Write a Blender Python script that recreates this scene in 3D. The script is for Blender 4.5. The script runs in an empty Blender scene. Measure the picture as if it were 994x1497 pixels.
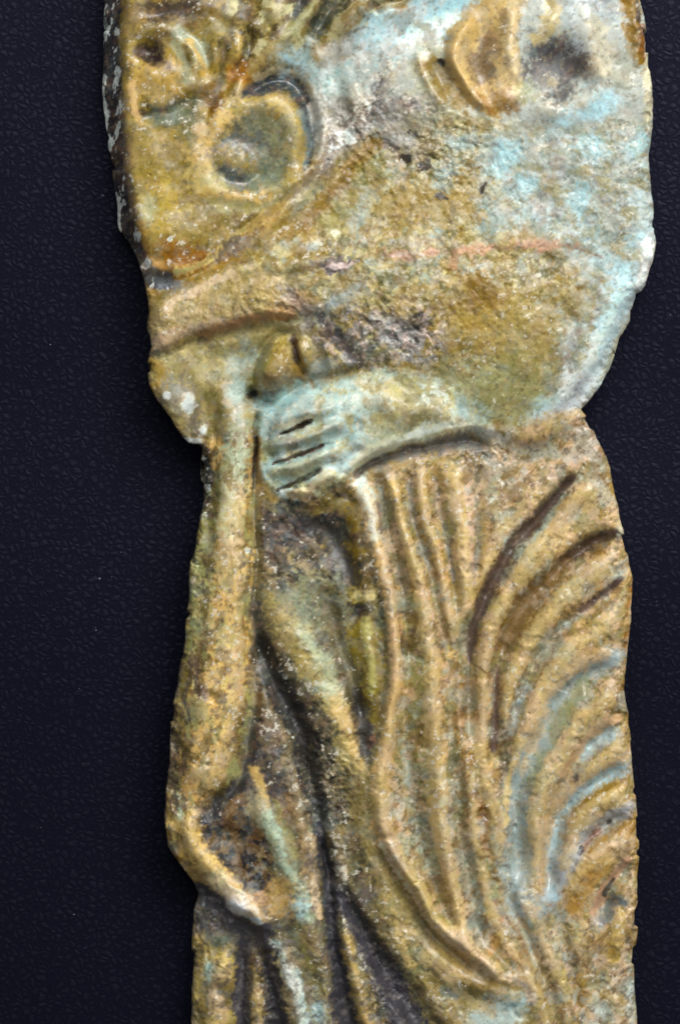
import bpy, math
import numpy as np

# ------------------------------------------------------------------ camera, light, exposure
sc = bpy.context.scene
U = 0.0002                      # metres per photograph pixel on the relief's surface
CX, CY = 497.0, 748.5
ZREF = 84 * U                   # mean level of the relief's face
CAM_D = 1.5

cam_d = bpy.data.cameras.new('camera'); cam = bpy.data.objects.new('camera', cam_d)
sc.collection.objects.link(cam); sc.camera = cam
cam.location = (0, 0, ZREF + CAM_D)
cam_d.sensor_fit = 'VERTICAL'; cam_d.sensor_height = 36.0
cam_d.lens = 36.0 * CAM_D / (1497 * U)
cam_d.clip_start = 0.05; cam_d.clip_end = 20

w = bpy.data.worlds.new('World'); sc.world = w; w.use_nodes = True
w.node_tree.nodes['Background'].inputs[0].default_value = (0.92, 0.96, 1.0, 1)
w.node_tree.nodes['Background'].inputs[1].default_value = 0.19

def area(name, loc, target, sx, sy, power, col):
    d = bpy.data.lights.new(name, 'AREA'); d.shape = 'RECTANGLE'; d.size = sx; d.size_y = sy
    d.energy = power; d.color = col
    o = bpy.data.objects.new(name, d); sc.collection.objects.link(o)
    o.location = loc
    v = np.array(target, float) - np.array(loc, float)
    from mathutils import Vector
    o.rotation_euler = Vector(v).to_track_quat('-Z', 'Y').to_euler()
    return o
area('key_softbox', (0.44, 0.74, 0.70), (0, 0.05, 0), 0.50, 0.46, 10.0, (1.0, 1.0, 0.99))
area('overhead_softbox', (0.05, 0.80, 1.15), (0, 0.05, 0), 0.9, 0.7, 9.0, (0.97, 0.985, 1.0))
area('fill_softbox', (0.80, 0.25, 0.85), (0, 0, 0), 0.5, 0.5, 3.0, (0.96, 0.98, 1.0))

sc.view_settings.view_transform = 'Standard'; sc.view_settings.look = 'None'
sc.view_settings.exposure = 0.0; sc.view_settings.gamma = 1.0
sc.view_settings.use_curve_mapping = False

# ------------------------------------------------------------------ numeric sculpting kit (photograph pixels on the face plane)
STEP = 1.4
X0, X1, Y0, Y1 = 128.0, 976.0, -130.0, 1640.0
gx = np.arange(X0, X1, STEP, dtype=np.float32); gy = np.arange(Y0, Y1, STEP, dtype=np.float32)
NX, NY = len(gx), len(gy)
RX, RY = np.meshgrid(gx, gy)

_lat = {}
def vn(X, Y, scale, seed):
    if seed not in _lat: _lat[seed] = np.random.RandomState(seed).rand(256, 256).astype(np.float32) * 2 - 1
    L = _lat[seed]
    fx = X / scale + 37.3 + seed * 3.1; fy = Y / scale + 71.7 + seed * 1.7
    ix = np.floor(fx).astype(np.int32); iy = np.floor(fy).astype(np.int32)
    tx = fx - ix; ty = fy - iy
    tx = tx * tx * tx * (tx * (tx * 6 - 15) + 10); ty = ty * ty * ty * (ty * (ty * 6 - 15) + 10)
    a = L[iy & 255, ix & 255]; b = L[iy & 255, (ix + 1) & 255]
    c = L[(iy + 1) & 255, ix & 255]; d = L[(iy + 1) & 255, (ix + 1) & 255]
    return (a * (1 - tx) + b * tx) * (1 - ty) + (c * (1 - tx) + d * tx) * ty
def fbm(X, Y, scale, seed, octv=4, gain=0.5):
    # each octave turned a little, so the lattice directions never line up
    s = np.zeros_like(X); a = 1.0; n = 0.0
    for k in range(octv):
        an = 0.6 + 1.1 * k + 0.37 * seed
        ca, sa = math.cos(an), math.sin(an)
        s += a * vn(X * ca - Y * sa, X * sa + Y * ca, scale / 2 ** k, seed + k * 11); n += a; a *= gain
    return s / n * 1.6
def sst(a, b, x):
    t = np.clip((x - a) / (b - a), 0, 1); return t * t * (3 - 2 * t)

# hand-made unevenness: every drawn line wanders a little
PX = RX + 3.4 * fbm(RX, RY, 60, 3, 2) + 0.7 * fbm(RX, RY, 15, 5, 2)
PY = RY + 3.4 * fbm(RX, RY, 60, 7, 2) + 0.7 * fbm(RX, RY, 15, 9, 2)

def spline(pts, n=6):
    p = np.array(pts, float)
    if len(p) < 3: return p
    q = np.vstack([2 * p[0] - p[1], p, 2 * p[-1] - p[-2]]); out = []
    for i in range(1, len(q) - 2):
        for k in range(n):
            t = k / n
            out.append(0.5 * ((2 * q[i]) + (-q[i-1] + q[i+1]) * t + (2*q[i-1] - 5*q[i] + 4*q[i+1] - q[i+2]) * t*t + (-q[i-1] + 3*q[i] - 3*q[i+1] + q[i+2]) * t**3))
    out.append(p[-1]); return np.array(out)

def window(pts, m):
    p = np.array(pts, float)
    a = max(int((p[:, 0].min() - m - X0) / STEP), 0); b = min(int((p[:, 0].max() + m - X0) / STEP) + 2, NX)
    c = max(int((p[:, 1].min() - m - Y0) / STEP), 0); d = min(int((p[:, 1].max() + m - Y0) / STEP) + 2, NY)
    return slice(c, d), slice(a, b)

def line(pts, m, warp=True):
    """distance, side (+ right of the direction drawn, on the picture), position along 0..1"""
    p = spline(pts)
    W = window(p, m + 10)
    x = (PX if warp else RX)[W]; y = (PY if warp else RY)[W]
    D = np.full(x.shape, 1e9, np.float32); S = np.ones(x.shape, np.float32); T = np.zeros(x.shape, np.float32)
    L = np.hypot(*(p[1:] - p[:-1]).T); cum = np.concatenate([[0], np.cumsum(L)]); tot = cum[-1]
    for i in range(len(p) - 1):
        ax, ay = p[i]; dx, dy = p[i+1] - p[i]; l2 = dx*dx + dy*dy + 1e-9
        t = np.clip(((x - ax) * dx + (y - ay) * dy) / l2, 0, 1)
        ex = x - ax - t * dx; ey = y - ay - t * dy
        d = np.sqrt(ex*ex + ey*ey); k = d < D
        D = np.where(k, d, D); T = np.where(k, (cum[i] + t * L[i]) / tot, T)
        S = np.where(k, np.sign(dx * ey - dy * ex), S)
    return W, D, S, T

def poly(pts, m, warp=True, smooth=True):
    p = np.array(pts, float)
    if smooth:
        p = spline(list(map(tuple, p)) + [tuple(p[0])], 4)[:-1]
    W = window(p, m + 10)
    x = (PX if warp else RX)[W]; y = (PY if warp else RY)[W]
    D = np.full(x.shape, 1e9, np.float32); I = np.zeros(x.shape, bool)
    for i in range(len(p)):
        ax, ay = p[i]; bx, by = p[(i+1) % len(p)]; dx, dy = bx - ax, by - ay
        t = np.clip(((x - ax) * dx + (y - ay) * dy) / (dx*dx + dy*dy + 1e-9), 0, 1)
        D = np.minimum(D, np.hypot(x - ax - t * dx, y - ay - t * dy))
        if ay != by:
            c = ((ay > y) != (by > y)) & (x < (bx - ax) * (y - ay) / (by - ay) + ax); I ^= c
    return W, np.where(I, D, -D)

def blur(a, r):
    k = max(int(r / STEP), 1)
    for ax in (0, 1):
        for _ in range(2):
            c = np.cumsum(np.pad(a, [(k + 1, k) if i == ax else (0, 0) for i in (0, 1)], mode='edge'), axis=ax, dtype=np.float64)
            n_ = a.shape[ax]
            a = ((np.take(c, range(2*k+1, 2*k+1+n_), ax) - np.take(c, range(0, n_), ax)) / (2*k+1)).astype(np.float32)
    return a

H = np.full(RX.shape, 80, np.float32)

def widths(T, wv):
    if np.isscalar(wv): return wv
    return np.interp(T, np.linspace(0, 1, len(wv)), wv).astype(np.float32)

def ridge(pts, wv, h, right=None, pw=2.0, ends=(0.08, 0.08), warp=True):
    """raise (or cut, h<0) along a line; wv = half width (list = along the line); right = other half width on its right side"""
    mw = max(np.max(wv), np.max(right) if right is not None else 0) * 2.6
    W, D, S, T = line(pts, mw, warp)
    ww = widths(T, wv)
    if right is not None: ww = np.where(S > 0, widths(T, right), ww)
    f = np.exp(-(D / ww) ** pw)
    q = spline(pts); e = min(0.45, 2.2 * np.mean(wv) / np.hypot(*(q[1:] - q[:-1]).T).sum())
    if ends[0]: f = f * sst(-0.001, max(ends[0], e), T)
    if ends[1]: f = f * sst(-0.001, max(ends[1], e), 1 - T)
    H[W] += widths(T, h) * f

def cliff(pts, hi, reach, edge=3.0, ends=(0.1, 0.1)):
    """the ground on the right of the line drawn stands hi above, fading back over reach"""
    W, D, S, T = line(pts, reach * 3)
    sd = D * S
    f = sst(-edge, edge, sd) * np.exp(-np.maximum(sd, 0) / reach)
    f = f * sst(-0.001, ends[0], T) * sst(-0.001, ends[1], 1 - T)
    H[W] += hi * f

def plateau(pts, h, soft=8, rnd=0.0, smooth=True):
    W, sd = poly(pts, soft + 4, True, smooth)
    f = sst(-soft, soft, sd)
    if rnd: f = f * (0.45 + 0.55 * (1 - np.exp(-np.maximum(sd, 0) / rnd)))
    H[W] += h * f

def dome(cx, cy, rx, ry, rot, h, pw=2.0):
    W = window([(cx - max(rx, ry), cy - max(rx, ry)), (cx + max(rx, ry), cy + max(rx, ry))], max(rx, ry) * 1.5)
    x = PX[W] - cx; y = PY[W] - cy; a = math.radians(rot)
    u = (x * math.cos(a) + y * math.sin(a)) / rx; v = (-x * math.sin(a) + y * math.cos(a)) / ry
    H[W] += h * np.exp(-(u*u + v*v) ** (pw / 2))

# ---- outline of the broken plaque
OUT = [(152,-118),(149,-60),(150,0),(151,40),(149,100),(150,150),(153,190),(158,230),(164,270),(169,302),(173,332),(185,350),(197,372),(208,392),(212,408),(217,440),(216,482),(221,506),(216,535),(217,563),(230,584),(246,605),(263,630),(276,646),(299,649),(294,668),(292,694),(296,715),(293,740),(287,765),(282,795),(279,827),(274,863),(272,903),(267,950),(259,990),(251,1037),(247,1073),(247,1117),(243,1162),(241,1192),(244,1240),(260,1262),(282,1288),(290,1311),(284,1333),(280,1378),(282,1415),(278,1452),(277,1497),(276,1540),(280,1600),(300,1622),(360,1612),(430,1628),(520,1618),(600,1626),(700,1612),(800,1622),(900,1610),(928,1590),(931,1540),
 (931,1497),(929,1452),(929,1415),(933,1359),(933,1303),(935,1247),(933,1203),(927,1154),(922,1100),(918,1054),(914,1009),(918,960),(922,905),(923,849),(919,804),(906,750),(899,723),(891,683),(878,651),(862,618),(848,598),(864,581),(880,561),(892,531),(906,493),(914,482),(923,463),(921,454),(927,438),(928,427),(936,424),(942,416),(950,394),(956,374),(959,354),(954,317),(950,275),(948,232),(952,190),(954,148),(948,76),(941,34),(935,0),(930,-50),(924,-112),(840,-104),(740,-118),(640,-100),(520,-114),(400,-102),(270,-116)]
Wd, sdo = poly(OUT, 12, False, False)
SD = np.full(RX.shape, -99, np.float32); SD[Wd] = sdo
SD = SD + 2.0 + 2.0 * fbm(RX, RY, 44, 21, 2) - 4.5 * sst(.45, .75, fbm(RX, RY, 30, 23, 2)) + .5 * fbm(RX, RY, 9, 24, 2)

SLEEVE = [(214,520),(225,470),(240,440),(330,402),(400,330),(470,262),(540,200),(620,170),(720,180),(820,200),(950,190),(962,350),(930,430),(880,560),(830,625),(770,650),(700,632),(640,642),(560,662),(520,620),(500,560),(470,535),(440,500),(400,480),(300,492)]
HAND = [(375,640),(380,606),(402,584),(440,566),(490,556),(560,546),(640,560),(710,600),(700,626),(640,638),(560,664),(527,688),(509,719),(455,741),(415,731),(392,711),(376,680)]
CURLS = [(150,-130),(150,100),(170,300),(205,398),(262,398),(300,378),(370,322),(430,272),(470,236),(476,180),(462,130),(470,60),(560,30),(600,-130)]
SKIRT = [(372,720),(440,735),(520,690),(560,666),(640,642),(700,640),(760,655),(848,598),(1000,700),(1000,1660),(250,1660),(270,1310),(240,1200),(300,1195),(362,1100)]
# ---- large forms
SLEEVE_H = [(214,520),(225,470),(240,440),(330,402),(400,330),(470,262),(510,190),(500,60),(600,-150),(1000,-150),(1000,350),(930,430),(880,560),(830,625),(770,650),(700,632),(640,642),(560,662),(510,690),(440,704),(404,660),(410,600),(450,560),(476,536),(452,500),(400,480),(300,492)]
plateau(SLEEVE_H, 26, 9, 60)
plateau([(375,640),(380,606),(402,584),(440,566),(490,556),(540,552),(590,570),(600,620),(560,662),(527,688),(509,719),(455,741),(415,731),(392,711),(376,680)], 15, 8, 18)
ridge([(560,606),(640,606),(700,622)], [30,30,24], 9)
plateau(CURLS, 14, 7, 30)
ridge([(250,470),(400,440),(560,430),(760,430),(900,360)], [40,60,110,120,90], 30, ends=(0.1,0.1))      # belly of the broad sleeve
# ================= curls, upper left
ridge([(196,60),(215,42),(250,42),(272,62),(284,96),(274,130),(240,155),(205,160)], 11, 12, ends=(0.1,0.15))
dome(221,76,17,15,20,-26,3)
dome(232,110,26,24,0,9)
ridge([(262,42),(285,60),(300,90),(303,118)], 7, -12)
ridge([(276,58),(290,84),(297,108)], 5, 8)
ridge([(205,172),(235,162),(268,150),(292,132)], [7,10,10,6], -15)
ridge([(292,132),(305,165),(296,205),(286,225)], 8, -9)
ridge([(200,190),(220,205),(232,260),(225,320)], 20, 7)
ridge([(300,20),(318,60),(312,110)], 9, 7)
ridge([(352,46),(350,72),(340,100)], 8, 15)
ridge([(326,60),(328,90),(318,130),(312,160)], 6, -11)
ridge([(368,40),(362,80),(340,112),(330,150)], 6, -14)
dome(372,40,10,12,0,10); dome(392,14,14,12,30,10); dome(330,22,18,10,10,8); dome(240,18,28,9,-10,-9); dome(300,8,20,8,10,7)
dome(360,62,7,9,0,-12)
# spiral
ridge([(352,148),(385,118),(420,114),(448,140),(458,185),(450,225),(438,250)], [6,14,18,17,14,11,7], -34, pw=3, ends=(0.12,0.15))
ridge([(372,112),(402,102),(436,110),(462,142),(470,185),(462,232),(440,262),(400,290)], 6, 13, ends=(0.1,0.2))
ridge([(330,170),(362,150),(400,152),(428,180),(438,220),(428,258),(396,282),(350,290),(312,276),(296,240),(302,200),(330,170)], 14, 7, ends=(0,0))
dome(364,226,58,52,30,-13,3)
dome(342,234,27,23,20,13,3)
ridge([(316,250),(338,268),(366,266),(388,240)], 8, -8)
ridge([(300,195),(330,150),(360,122)], 9, 9)
ridge([(282,296),(330,304),(380,300),(420,280)], 8, -4)
ridge([(206,372),(225,392),(262,394),(296,382),(330,350),(380,316),(430,276),(462,246)], 7, 12, right=5, ends=(0.08,0.1))
dome(252,345,40,34,0,10); dome(320,322,40,16,-25,6)
ridge([(225,396),(262,400),(300,384),(372,330),(432,284)], 9, -7)
# top tufts
ridge([(388,-60),(400,0),(392,40)], 10, 10); ridge([(420,-60),(415,0),(404,58),(384,90)], 9, 12)
ridge([(445,-60),(440,-5),(434,28)], 10, -26, pw=3); ridge([(468,-60),(462,0),(440,36),(408,70)], 9, 13)
ridge([(515,-60),(500,-8),(478,22),(456,60)], [14,13,11,7], -24, pw=3)
ridge([(552,-50),(530,8),(500,40),(470,80),(452,100)], 11, 13)
ridge([(575,-40),(548,20),(515,50)], 8, -9); ridge([(590,-40),(590,-5),(566,6),(540,18)], [10,8,5,4], -22)
dome(425,92,24,15,-15,-11); dome(360,10,20,14,0,-10)
# smooth valley to the right of the tufts
ridge([(470,120),(540,80),(620,40),(720,0),(800,-60)], [24,34,38,34,30], -15, ends=(0.1,0))
ridge([(480,170),(560,120),(600,90)], 22, 6)
# shells, upper right
ridge([(612,70),(614,100),(632,140),(660,164)], 8, 12, right=5)
ridge([(640,70),(638,110),(662,140)], 13, -13)
ridge([(700,18),(668,48),(659,80),(672,116),(694,146),(720,172)], [16,17,16,13,11,9], 20, right=5, ends=(0.15,0.05))
ridge([(655,50),(650,92),(672,132),(705,168)], 5, -15)
ridge([(716,20),(704,60),(702,100),(722,140)], [14,16,16,14], -9)
dome(736,148,22,20,0,7,2)
ridge([(752,6),(748,50),(748,92),(756,130)], 9, 13)
dome(812,100,46,44,15,-26,2.6); dome(800,122,12,11,0,8); dome(826,76,10,9,0,5)
ridge([(800,10),(800,34),(788,58)], 10, 9); ridge([(862,-10),(858,40),(868,90),(862,130)], [16,18,16,14], 15)
ridge([(790,-10),(798,18),(784,44)], 4, -7)
ridge([(770,160),(815,162),(868,140),(900,90)], 16, 10); ridge([(768,186),(820,190),(890,165)], 16, -3)
ridge([(905,-20),(915,60),(925,120)], 8, -7)
ridge([(940,60),(945,150),(944,240)], 9, -8)
# ================= sleeve
ridge([(236,438),(300,412),(372,390),(460,384),(560,386)], [6,8,10,10,8], 11, ends=(0.05,0.2))
ridge([(218,520),(262,512),(310,490),(380,478),(450,470),(520,470)], [7,8,9,9,8,8], -10, ends=(0,0.2))
ridge([(240,500),(300,478),(370,460),(440,452)], 10, 4)
ridge([(470,250),(420,318),(350,372),(280,412)], 11, -5)
ridge([(540,205),(490,262),(430,322),(372,368)], [10,11,11,8], 9)
ridge([(556,376),(600,378),(660,372),(700,366),(740,372),(800,362),(880,376)], 2.6, -2.2)
dome(608,376,24,7,5,5); dome(786,362,34,9,0,6); dome(690,370,24,7,-6,4); dome(486,388,26,10,-6,-8)
ridge([(476,470),(500,500),(530,524),(560,510)], 14, -13)
dome(590,232,12,7,40,-11); dome(606,200,8,6,30,-9); dome(565,214,12,6,-30,-9); dome(622,246,6,8,0,-9); dome(552,126,8,18,10,-9)
ridge([(718,200),(714,240),(704,282)], 12, -6); dome(704,280,5,8,20,-8)
ridge([(928,420),(900,500),(862,560),(800,628)], [20,22,22,20], -20, right=14, ends=(0.1,0.05))
ridge([(936,420),(912,478),(888,535),(852,590)], 8, 5)
ridge([(560,560),(640,590),(700,606),(716,640)], 16, -6)
# pebble-like thumb tip above the hand, hollows beside it
dome(404,538,25,34,32,44,3.5); dome(446,514,13,20,-20,24,3)
ridge([(424,498),(436,524),(448,552)], 5, -14)
ridge([(368,560),(378,584),(404,588),(444,560),(500,544),(560,530)], [7,9,8,8,8,6], -22, ends=(0.03,0.3))
ridge([(372,566),(376,528),(398,492),(430,486)], 6, -10); dome(368,576,8,9,0,-13); dome(350,520,22,18,0,-8); dome(450,486,20,16,0,-8)
# hand: back of the hand and the closed fingers
dome(500,600,60,30,-10,12,2); ridge([(520,580),(600,590),(690,612)], [24,28,20], 8)
ridge([(384,656),(424,650),(470,632),(510,622)], 10, 13); ridge([(392,695),(434,685),(474,668),(510,652)], 10, 13); ridge([(414,722),(456,712),(504,688)], 10, 12); ridge([(384,628),(416,612),(456,600),(500,596)], 14, 12)
for kx, ky in ((446,604),(462,640),(464,674),(474,704)): dome(kx, ky, 13, 10, -20, 5)
ridge([(410,636),(421,635),(434,630),(446,621),(456,617)], [2.6,3.4,4.2], -8, ends=(0.15,0.1)); ridge([(392,668),(416,664),(440,652)], 4, -7)
ridge([(400,680),(416,681),(434,672),(452,665),(470,655),(494,652)], [2.6,3.6,3.4,2.2], -8, ends=(0.15,0.3))
ridge([(408,718),(424,711),(440,707),(456,694),(470,687)], [2.6,3.6,3], -8, ends=(0.15,0.12))
ridge([(532,650),(508,672),(494,700)], 6, -7)
# ================= band held by the hand, left
ridge([(262,545),(300,560),(330,600)], [20,20,14], 9)
ridge([(345,560),(346,640),(342,720),(336,800),(330,880),(326,960),(318,1040),(306,1110),(282,1178)], [16,20,24,27,30,33,34,32,18], 17, ends=(0.06,0.08), pw=3.4)
ridge([(303,650),(312,720),(300,800)], [7,9,6], -10)
ridge([(320,560),(312,610),(316,660)], 8, -13); dome(262,585,24,22,30,7); dome(274,610,10,16,30,-8); dome(330,540,8,20,0,6)
ridge([(380,600),(372,640),(374,690),(372,760),(376,820),(370,870),(366,900)], [4,4,3.4,3,3,4,5], -18, ends=(0.05,0.1))
ridge([(366,880),(372,950),(368,1020),(360,1100),(340,1150),(296,1196)], [10,9,9,9,9,8], -20, ends=(0.08,0.05))
ridge([(384,725),(382,790),(380,850)], 6, 6)
ridge([(270,980),(258,1080),(254,1180)], 9, -7)
# ================= skirt: left panel
ridge([(445,745),(490,790),(520,850)], [22,34,24], -17); dome(478,775,26,18,40,-9); dome(505,822,30,20,60,-6); dome(468,800,16,14,0,8)
ridge([(404,770),(402,840),(420,900),(450,960)], 20, 5)
ridge([(392,870),(424,930),(462,990),(496,1050),(524,1120),(540,1190)], [17,23,26,24,20,13], 10, right=[18,25,27,25,20,13])
ridge([(508,730),(526,800),(536,870),(540,960),(540,1040)], [14,16,16,17,14], 15, right=[8,9,9,9,8])
ridge([(478,860),(496,930),(514,1000),(530,1060)], 9, -12)
dome(528,900,14,9,0,-10); ridge([(520,1010),(524,1070),(536,1110)], 10, -11)
ridge([(376,930),(398,990),(424,1040),(446,1090),(464,1150)], [9,13,17,18,14], -28, ends=(0.08,0.15), pw=2.5)
ridge([(440,1090),(462,1170),(474,1240),(492,1300)], [9,8,7,6], -20, right=[13,12,9,8])
ridge([(496,1290),(520,1340),(552,1400),(590,1462),(640,1540)], [7,12,20,28,34], -27, right=[6,8,11,13,13], pw=4, ends=(0.1,0))
ridge([(468,1220),(482,1300),(488,1370),(502,1440),(520,1540)], [6,8,11,14,16], -25, pw=4, ends=(0.1,0))
ridge([(500,1330),(512,1400),(534,1480),(550,1540)], 9, 12, ends=(0.2,0))
ridge([(520,1130),(540,1220),(568,1300),(600,1370)], 22, 5)
# lower-left lobe
ridge([(282,1178),(276,1220),(296,1258),(334,1296),(372,1336),(400,1392),(424,1450),(446,1540)], [11,14,16,16,16,16,17,18], 17, ends=(0.08,0))
ridge([(330,1180),(340,1230),(362,1280)], [24,28,20], -18)
ridge([(376,1150),(392,1200),(420,1260),(440,1320),(470,1400),(482,1480),(490,1540)], [10,14,17,17,16,15,15], 11, ends=(0.1,0))
ridge([(432,1170),(446,1230),(458,1290)], 11, 8)
plateau([(280,1300),(300,1306),(345,1330),(376,1352),(392,1420),(410,1500),(420,1660),(260,1660),(260,1400)], -26, 6)
dome(348,1327,18,11,34,11,2.4)
ridge([(388,1345),(398,1400),(408,1450),(420,1540)], [9,12,13,13], -20, ends=(0.1,0))
ridge([(356,1380),(350,1430),(350,1540)], [7,9,9], -18, ends=(0.15,0))
ridge([(312,1390),(322,1410),(316,1450),(312,1540)], 16, 20, ends=(0.1,0)); dome(330,1420,14,18,0,8); ridge([(300,1442),(322,1450),(340,1446)], 7, -13)
ridge([(372,1390),(374,1440),(372,1540)], 8, 13, ends=(0.15,0))
# ================= skirt: hanging folds in the middle
F_A = [(566,690),(581,730),(600,800),(618,860),(630,930),(638,1000),(642,1080),(646,1160),(652,1240),(668,1330),(696,1402)]
F_1 = [(522,698),(540,745),(560,815),(576,880),(583,940),(577,1010),(566,1090),(558,1170),(574,1240),(612,1306),(652,1362),(706,1412),(760,1436)]
F_B = [(612,680),(618,725),(633,793),(650,856),(662,910),(662,960)]
F_C = [(662,672),(668,737),(678,812),(684,886),(680,940)]
F_E = [(664,960),(672,1040),(680,1120),(690,1210),(702,1300),(728,1370),(764,1424)]
F_Y = [(700,960),(700,1060),(704,1140),(712,1220),(724,1300),(756,1390),(790,1450),(806,1540)]
ridge(F_1, [10,11,11,10,10,10,11,12,14,15,15,13,9], 25, right=[13,16,17,17,16,15,14,12,10,9,8,7,6], pw=2.6, ends=(0.04,0.06))
ridge(F_A, [7,7,8,9,9,9,9,9,9,9,7], 22, pw=2.5, right=[8,10,14,18,20,20,19,17,14,12,8], ends=(0.04,0.06))
ridge(F_B, 5.5, 17, right=11, ends=(0.06,0.2))
ridge(F_C, [15,15,13,11,9], 15, right=[20,17,13,10,8], pw=3, ends=(0.04,0.2))
ridge(F_E, 11, 9, ends=(0.1,0.08)); ridge(F_Y, 11, 9, ends=(0.12,0))
ridge([(552,690),(566,770),(584,850),(596,930),(590,1000),(594,1090),(604,1170),(620,1240),(640,1310),(672,1380)], [6,7,7,7,7,9,11,12,9,6], -19)
ridge([(598,680),(610,770),(630,850),(648,910),(654,960)], 6, -12)
ridge([(636,676),(648,760),(664,850),(672,910)], 5, -14)
ridge([(700,672),(699,740),(697,830),(690,880),(676,950),(664,1010),(668,1090)], 5, -13)
ridge([(664,1100),(672,1190),(682,1270),(700,1340)], [7,9,10,8], -15)
dome(690,1354,16,26,-15,-14)
ridge([(694,1090),(706,1190),(718,1270),(742,1350),(772,1420)], 6, -11)
ridge([(552,1236),(596,1312),(636,1368),(700,1418),(720,1436)], [5,7,8,7,5], -19)
ridge([(600,1390),(680,1424),(740,1450),(770,1480)], [22,22,16,10], 10); ridge([(590,1400),(640,1440),(700,1474)], 10, -5)
ridge([(736,1424),(766,1430),(778,1456),(772,1490)], 7, 12)
ridge([(728,1236),(748,1311),(778,1390),(802,1452),(812,1540)], 6, -14, ends=(0.1,0))
ridge([(716,700),(724,760),(730,790)], 12, 6)
ridge([(708,690),(716,760),(712,820)], 7, -6)
# ================= skirt: swinging folds on the right
G1 = [(838,694),(823,712),(793,748),(764,778),(737,819),(710,876),(693,920),(685,968),(684,1035),(690,1100)]
G2 = [(902,770),(862,792),(823,819),(790,856),(756,901),(737,942),(726,979),(722,1054),(720,1105),(724,1150)]
G3 = [(908,846),(868,882),(831,908),(801,942),(778,975),(764,1016),(745,1060),(738,1110),(742,1200)]
G4 = [(908,958),(860,988),(816,1028),(790,1069),(771,1100),(758,1155),(752,1229),(758,1310)]
G5 = [(896,1055),(868,1082),(845,1106),(823,1147),(808,1192),(798,1248),(800,1310)]
G6 = [(918,1112),(880,1136),(846,1164),(822,1200),(808,1262)]
G7 = [(922,1186),(890,1200),(866,1220),(848,1246)]
G8 = [(922,1254),(900,1284),(886,1312),(866,1344)]
R_1 = [(880,706),(846,726),(806,768),(772,812),(742,862),(720,912),(706,962),(702,1030)]
R_2 = [(904,812),(866,832),(826,866),(790,908),(762,952),(744,1000),(734,1060),(732,1130)]
R_3 = [(912,898),(868,926),(826,962),(796,1000),(776,1044),(758,1092),(748,1150)]
R_4 = [(912,1006),(868,1036),(828,1076),(802,1120),(784,1180),(778,1250)]
R_5 = [(918,1078),(880,1104),(840,1140)]
R_6 = [(924,1150),(880,1166),(842,1194),(822,1240),(814,1300)]
R_7 = [(926,1222),(886,1240),(854,1274),(836,1320)]
for pts, wv, h in ((G1,[4,8,9,9,9,8,8,7,7,5],-30),(G2,[5,9,11,13,13,10,7,6,6,4],-27),(G3,[5,6,7,7,7,6,6,7,5],-19),(G4,[8,11,13,13,11,10,11,9],-22),(G5,[6,8,9,10,10,9,6],-24),(G6,[6,8,9,8,6],-24),(G7,[6,7,6,5],-24),(G8,[6,7,6,5],-24)):
    ridge(pts, [1.9 * q for q in wv], h, right=[0.8 * q for q in wv], ends=(0.06,0.12))
for pts, wv, h in ((R_1,[10,13,13,12,11,10,9,8],16),(R_2,[12,15,15,14,12,11,10,8],17),(R_3,[14,16,14,12,11,10,8],16),(R_4,[14,16,13,12,11,10],14),(R_5,[10,10,8],9),(R_6,[12,12,11,10,8],14),(R_7,[12,15,14,12],14)):
    ridge(pts, [1.1 * q for q in wv], h * .75, ends=(0.05,0.15))
ridge([(914,1316),(894,1322),(878,1352)], 8, -18); ridge([(908,1330),(904,1370),(896,1402)], 8, 13)
ridge([(760,1300),(790,1370),(820,1440),(830,1540)], 14, 7, ends=(0.1,0)); ridge([(830,1330),(850,1400),(860,1540)], 14, 6, ends=(0.1,0))
ridge([(812,1320),(830,1390),(846,1480)], 7, -7)
ridge([(700,640),(720,668),(790,660),(846,606)], 10, -3)
ridge([(512,700),(548,672),(620,652),(690,648),(712,662)], [5,8,9,9,8], -17, ends=(0.1,0.1))

# ---- fracture rim along the upper-left side and other chips
W, D, S, T = line([(160,-130),(160,40),(158,150),(166,240),(176,310),(196,360),(222,398)], 60)
fr = sst(26, 10, D) * (S < 0) + (S >= 0) * sst(26, 10, D)
ridge([(152,-130),(152,60),(150,150),(160,240),(168,310),(188,362),(216,402)], [20,22,26,26,24,20,18], -44, pw=3, ends=(0,0.08))
ridge([(292,650),(292,700),(290,745)], [8,12,8], -28, pw=3)
ridge([(262,1262),(286,1296),(300,1318)], 8, -12)
dome(236,412,22,14,20,-16); dome(276,632,14,14,0,-8)

# ---- worn: everything but the hand has lost its sharpness
soft_m = np.full(RX.shape, .9, np.float32)
Wm, sdm = poly([(360,480),(450,480),(560,540),(720,600),(700,660),(560,690),(500,740),(400,730),(360,640)], 30)
soft_m[Wm] *= sst(18, -12, sdm)
H = H * (1 - soft_m) + blur(H, 5.7) * soft_m
wide = sst(560, 640, RX) * sst(660, 720, RY) * .45; H = H * (1 - wide) + blur(H, 5.7) * wide
lowm = sst(640, 720, RY) * soft_m; hb = blur(H, 40)
H = hb + (H - hb) * (1 - .10 * lowm - .12 * (1 - sst(640, 720, RY)) * sst(500, 430, RX) * soft_m)

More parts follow.
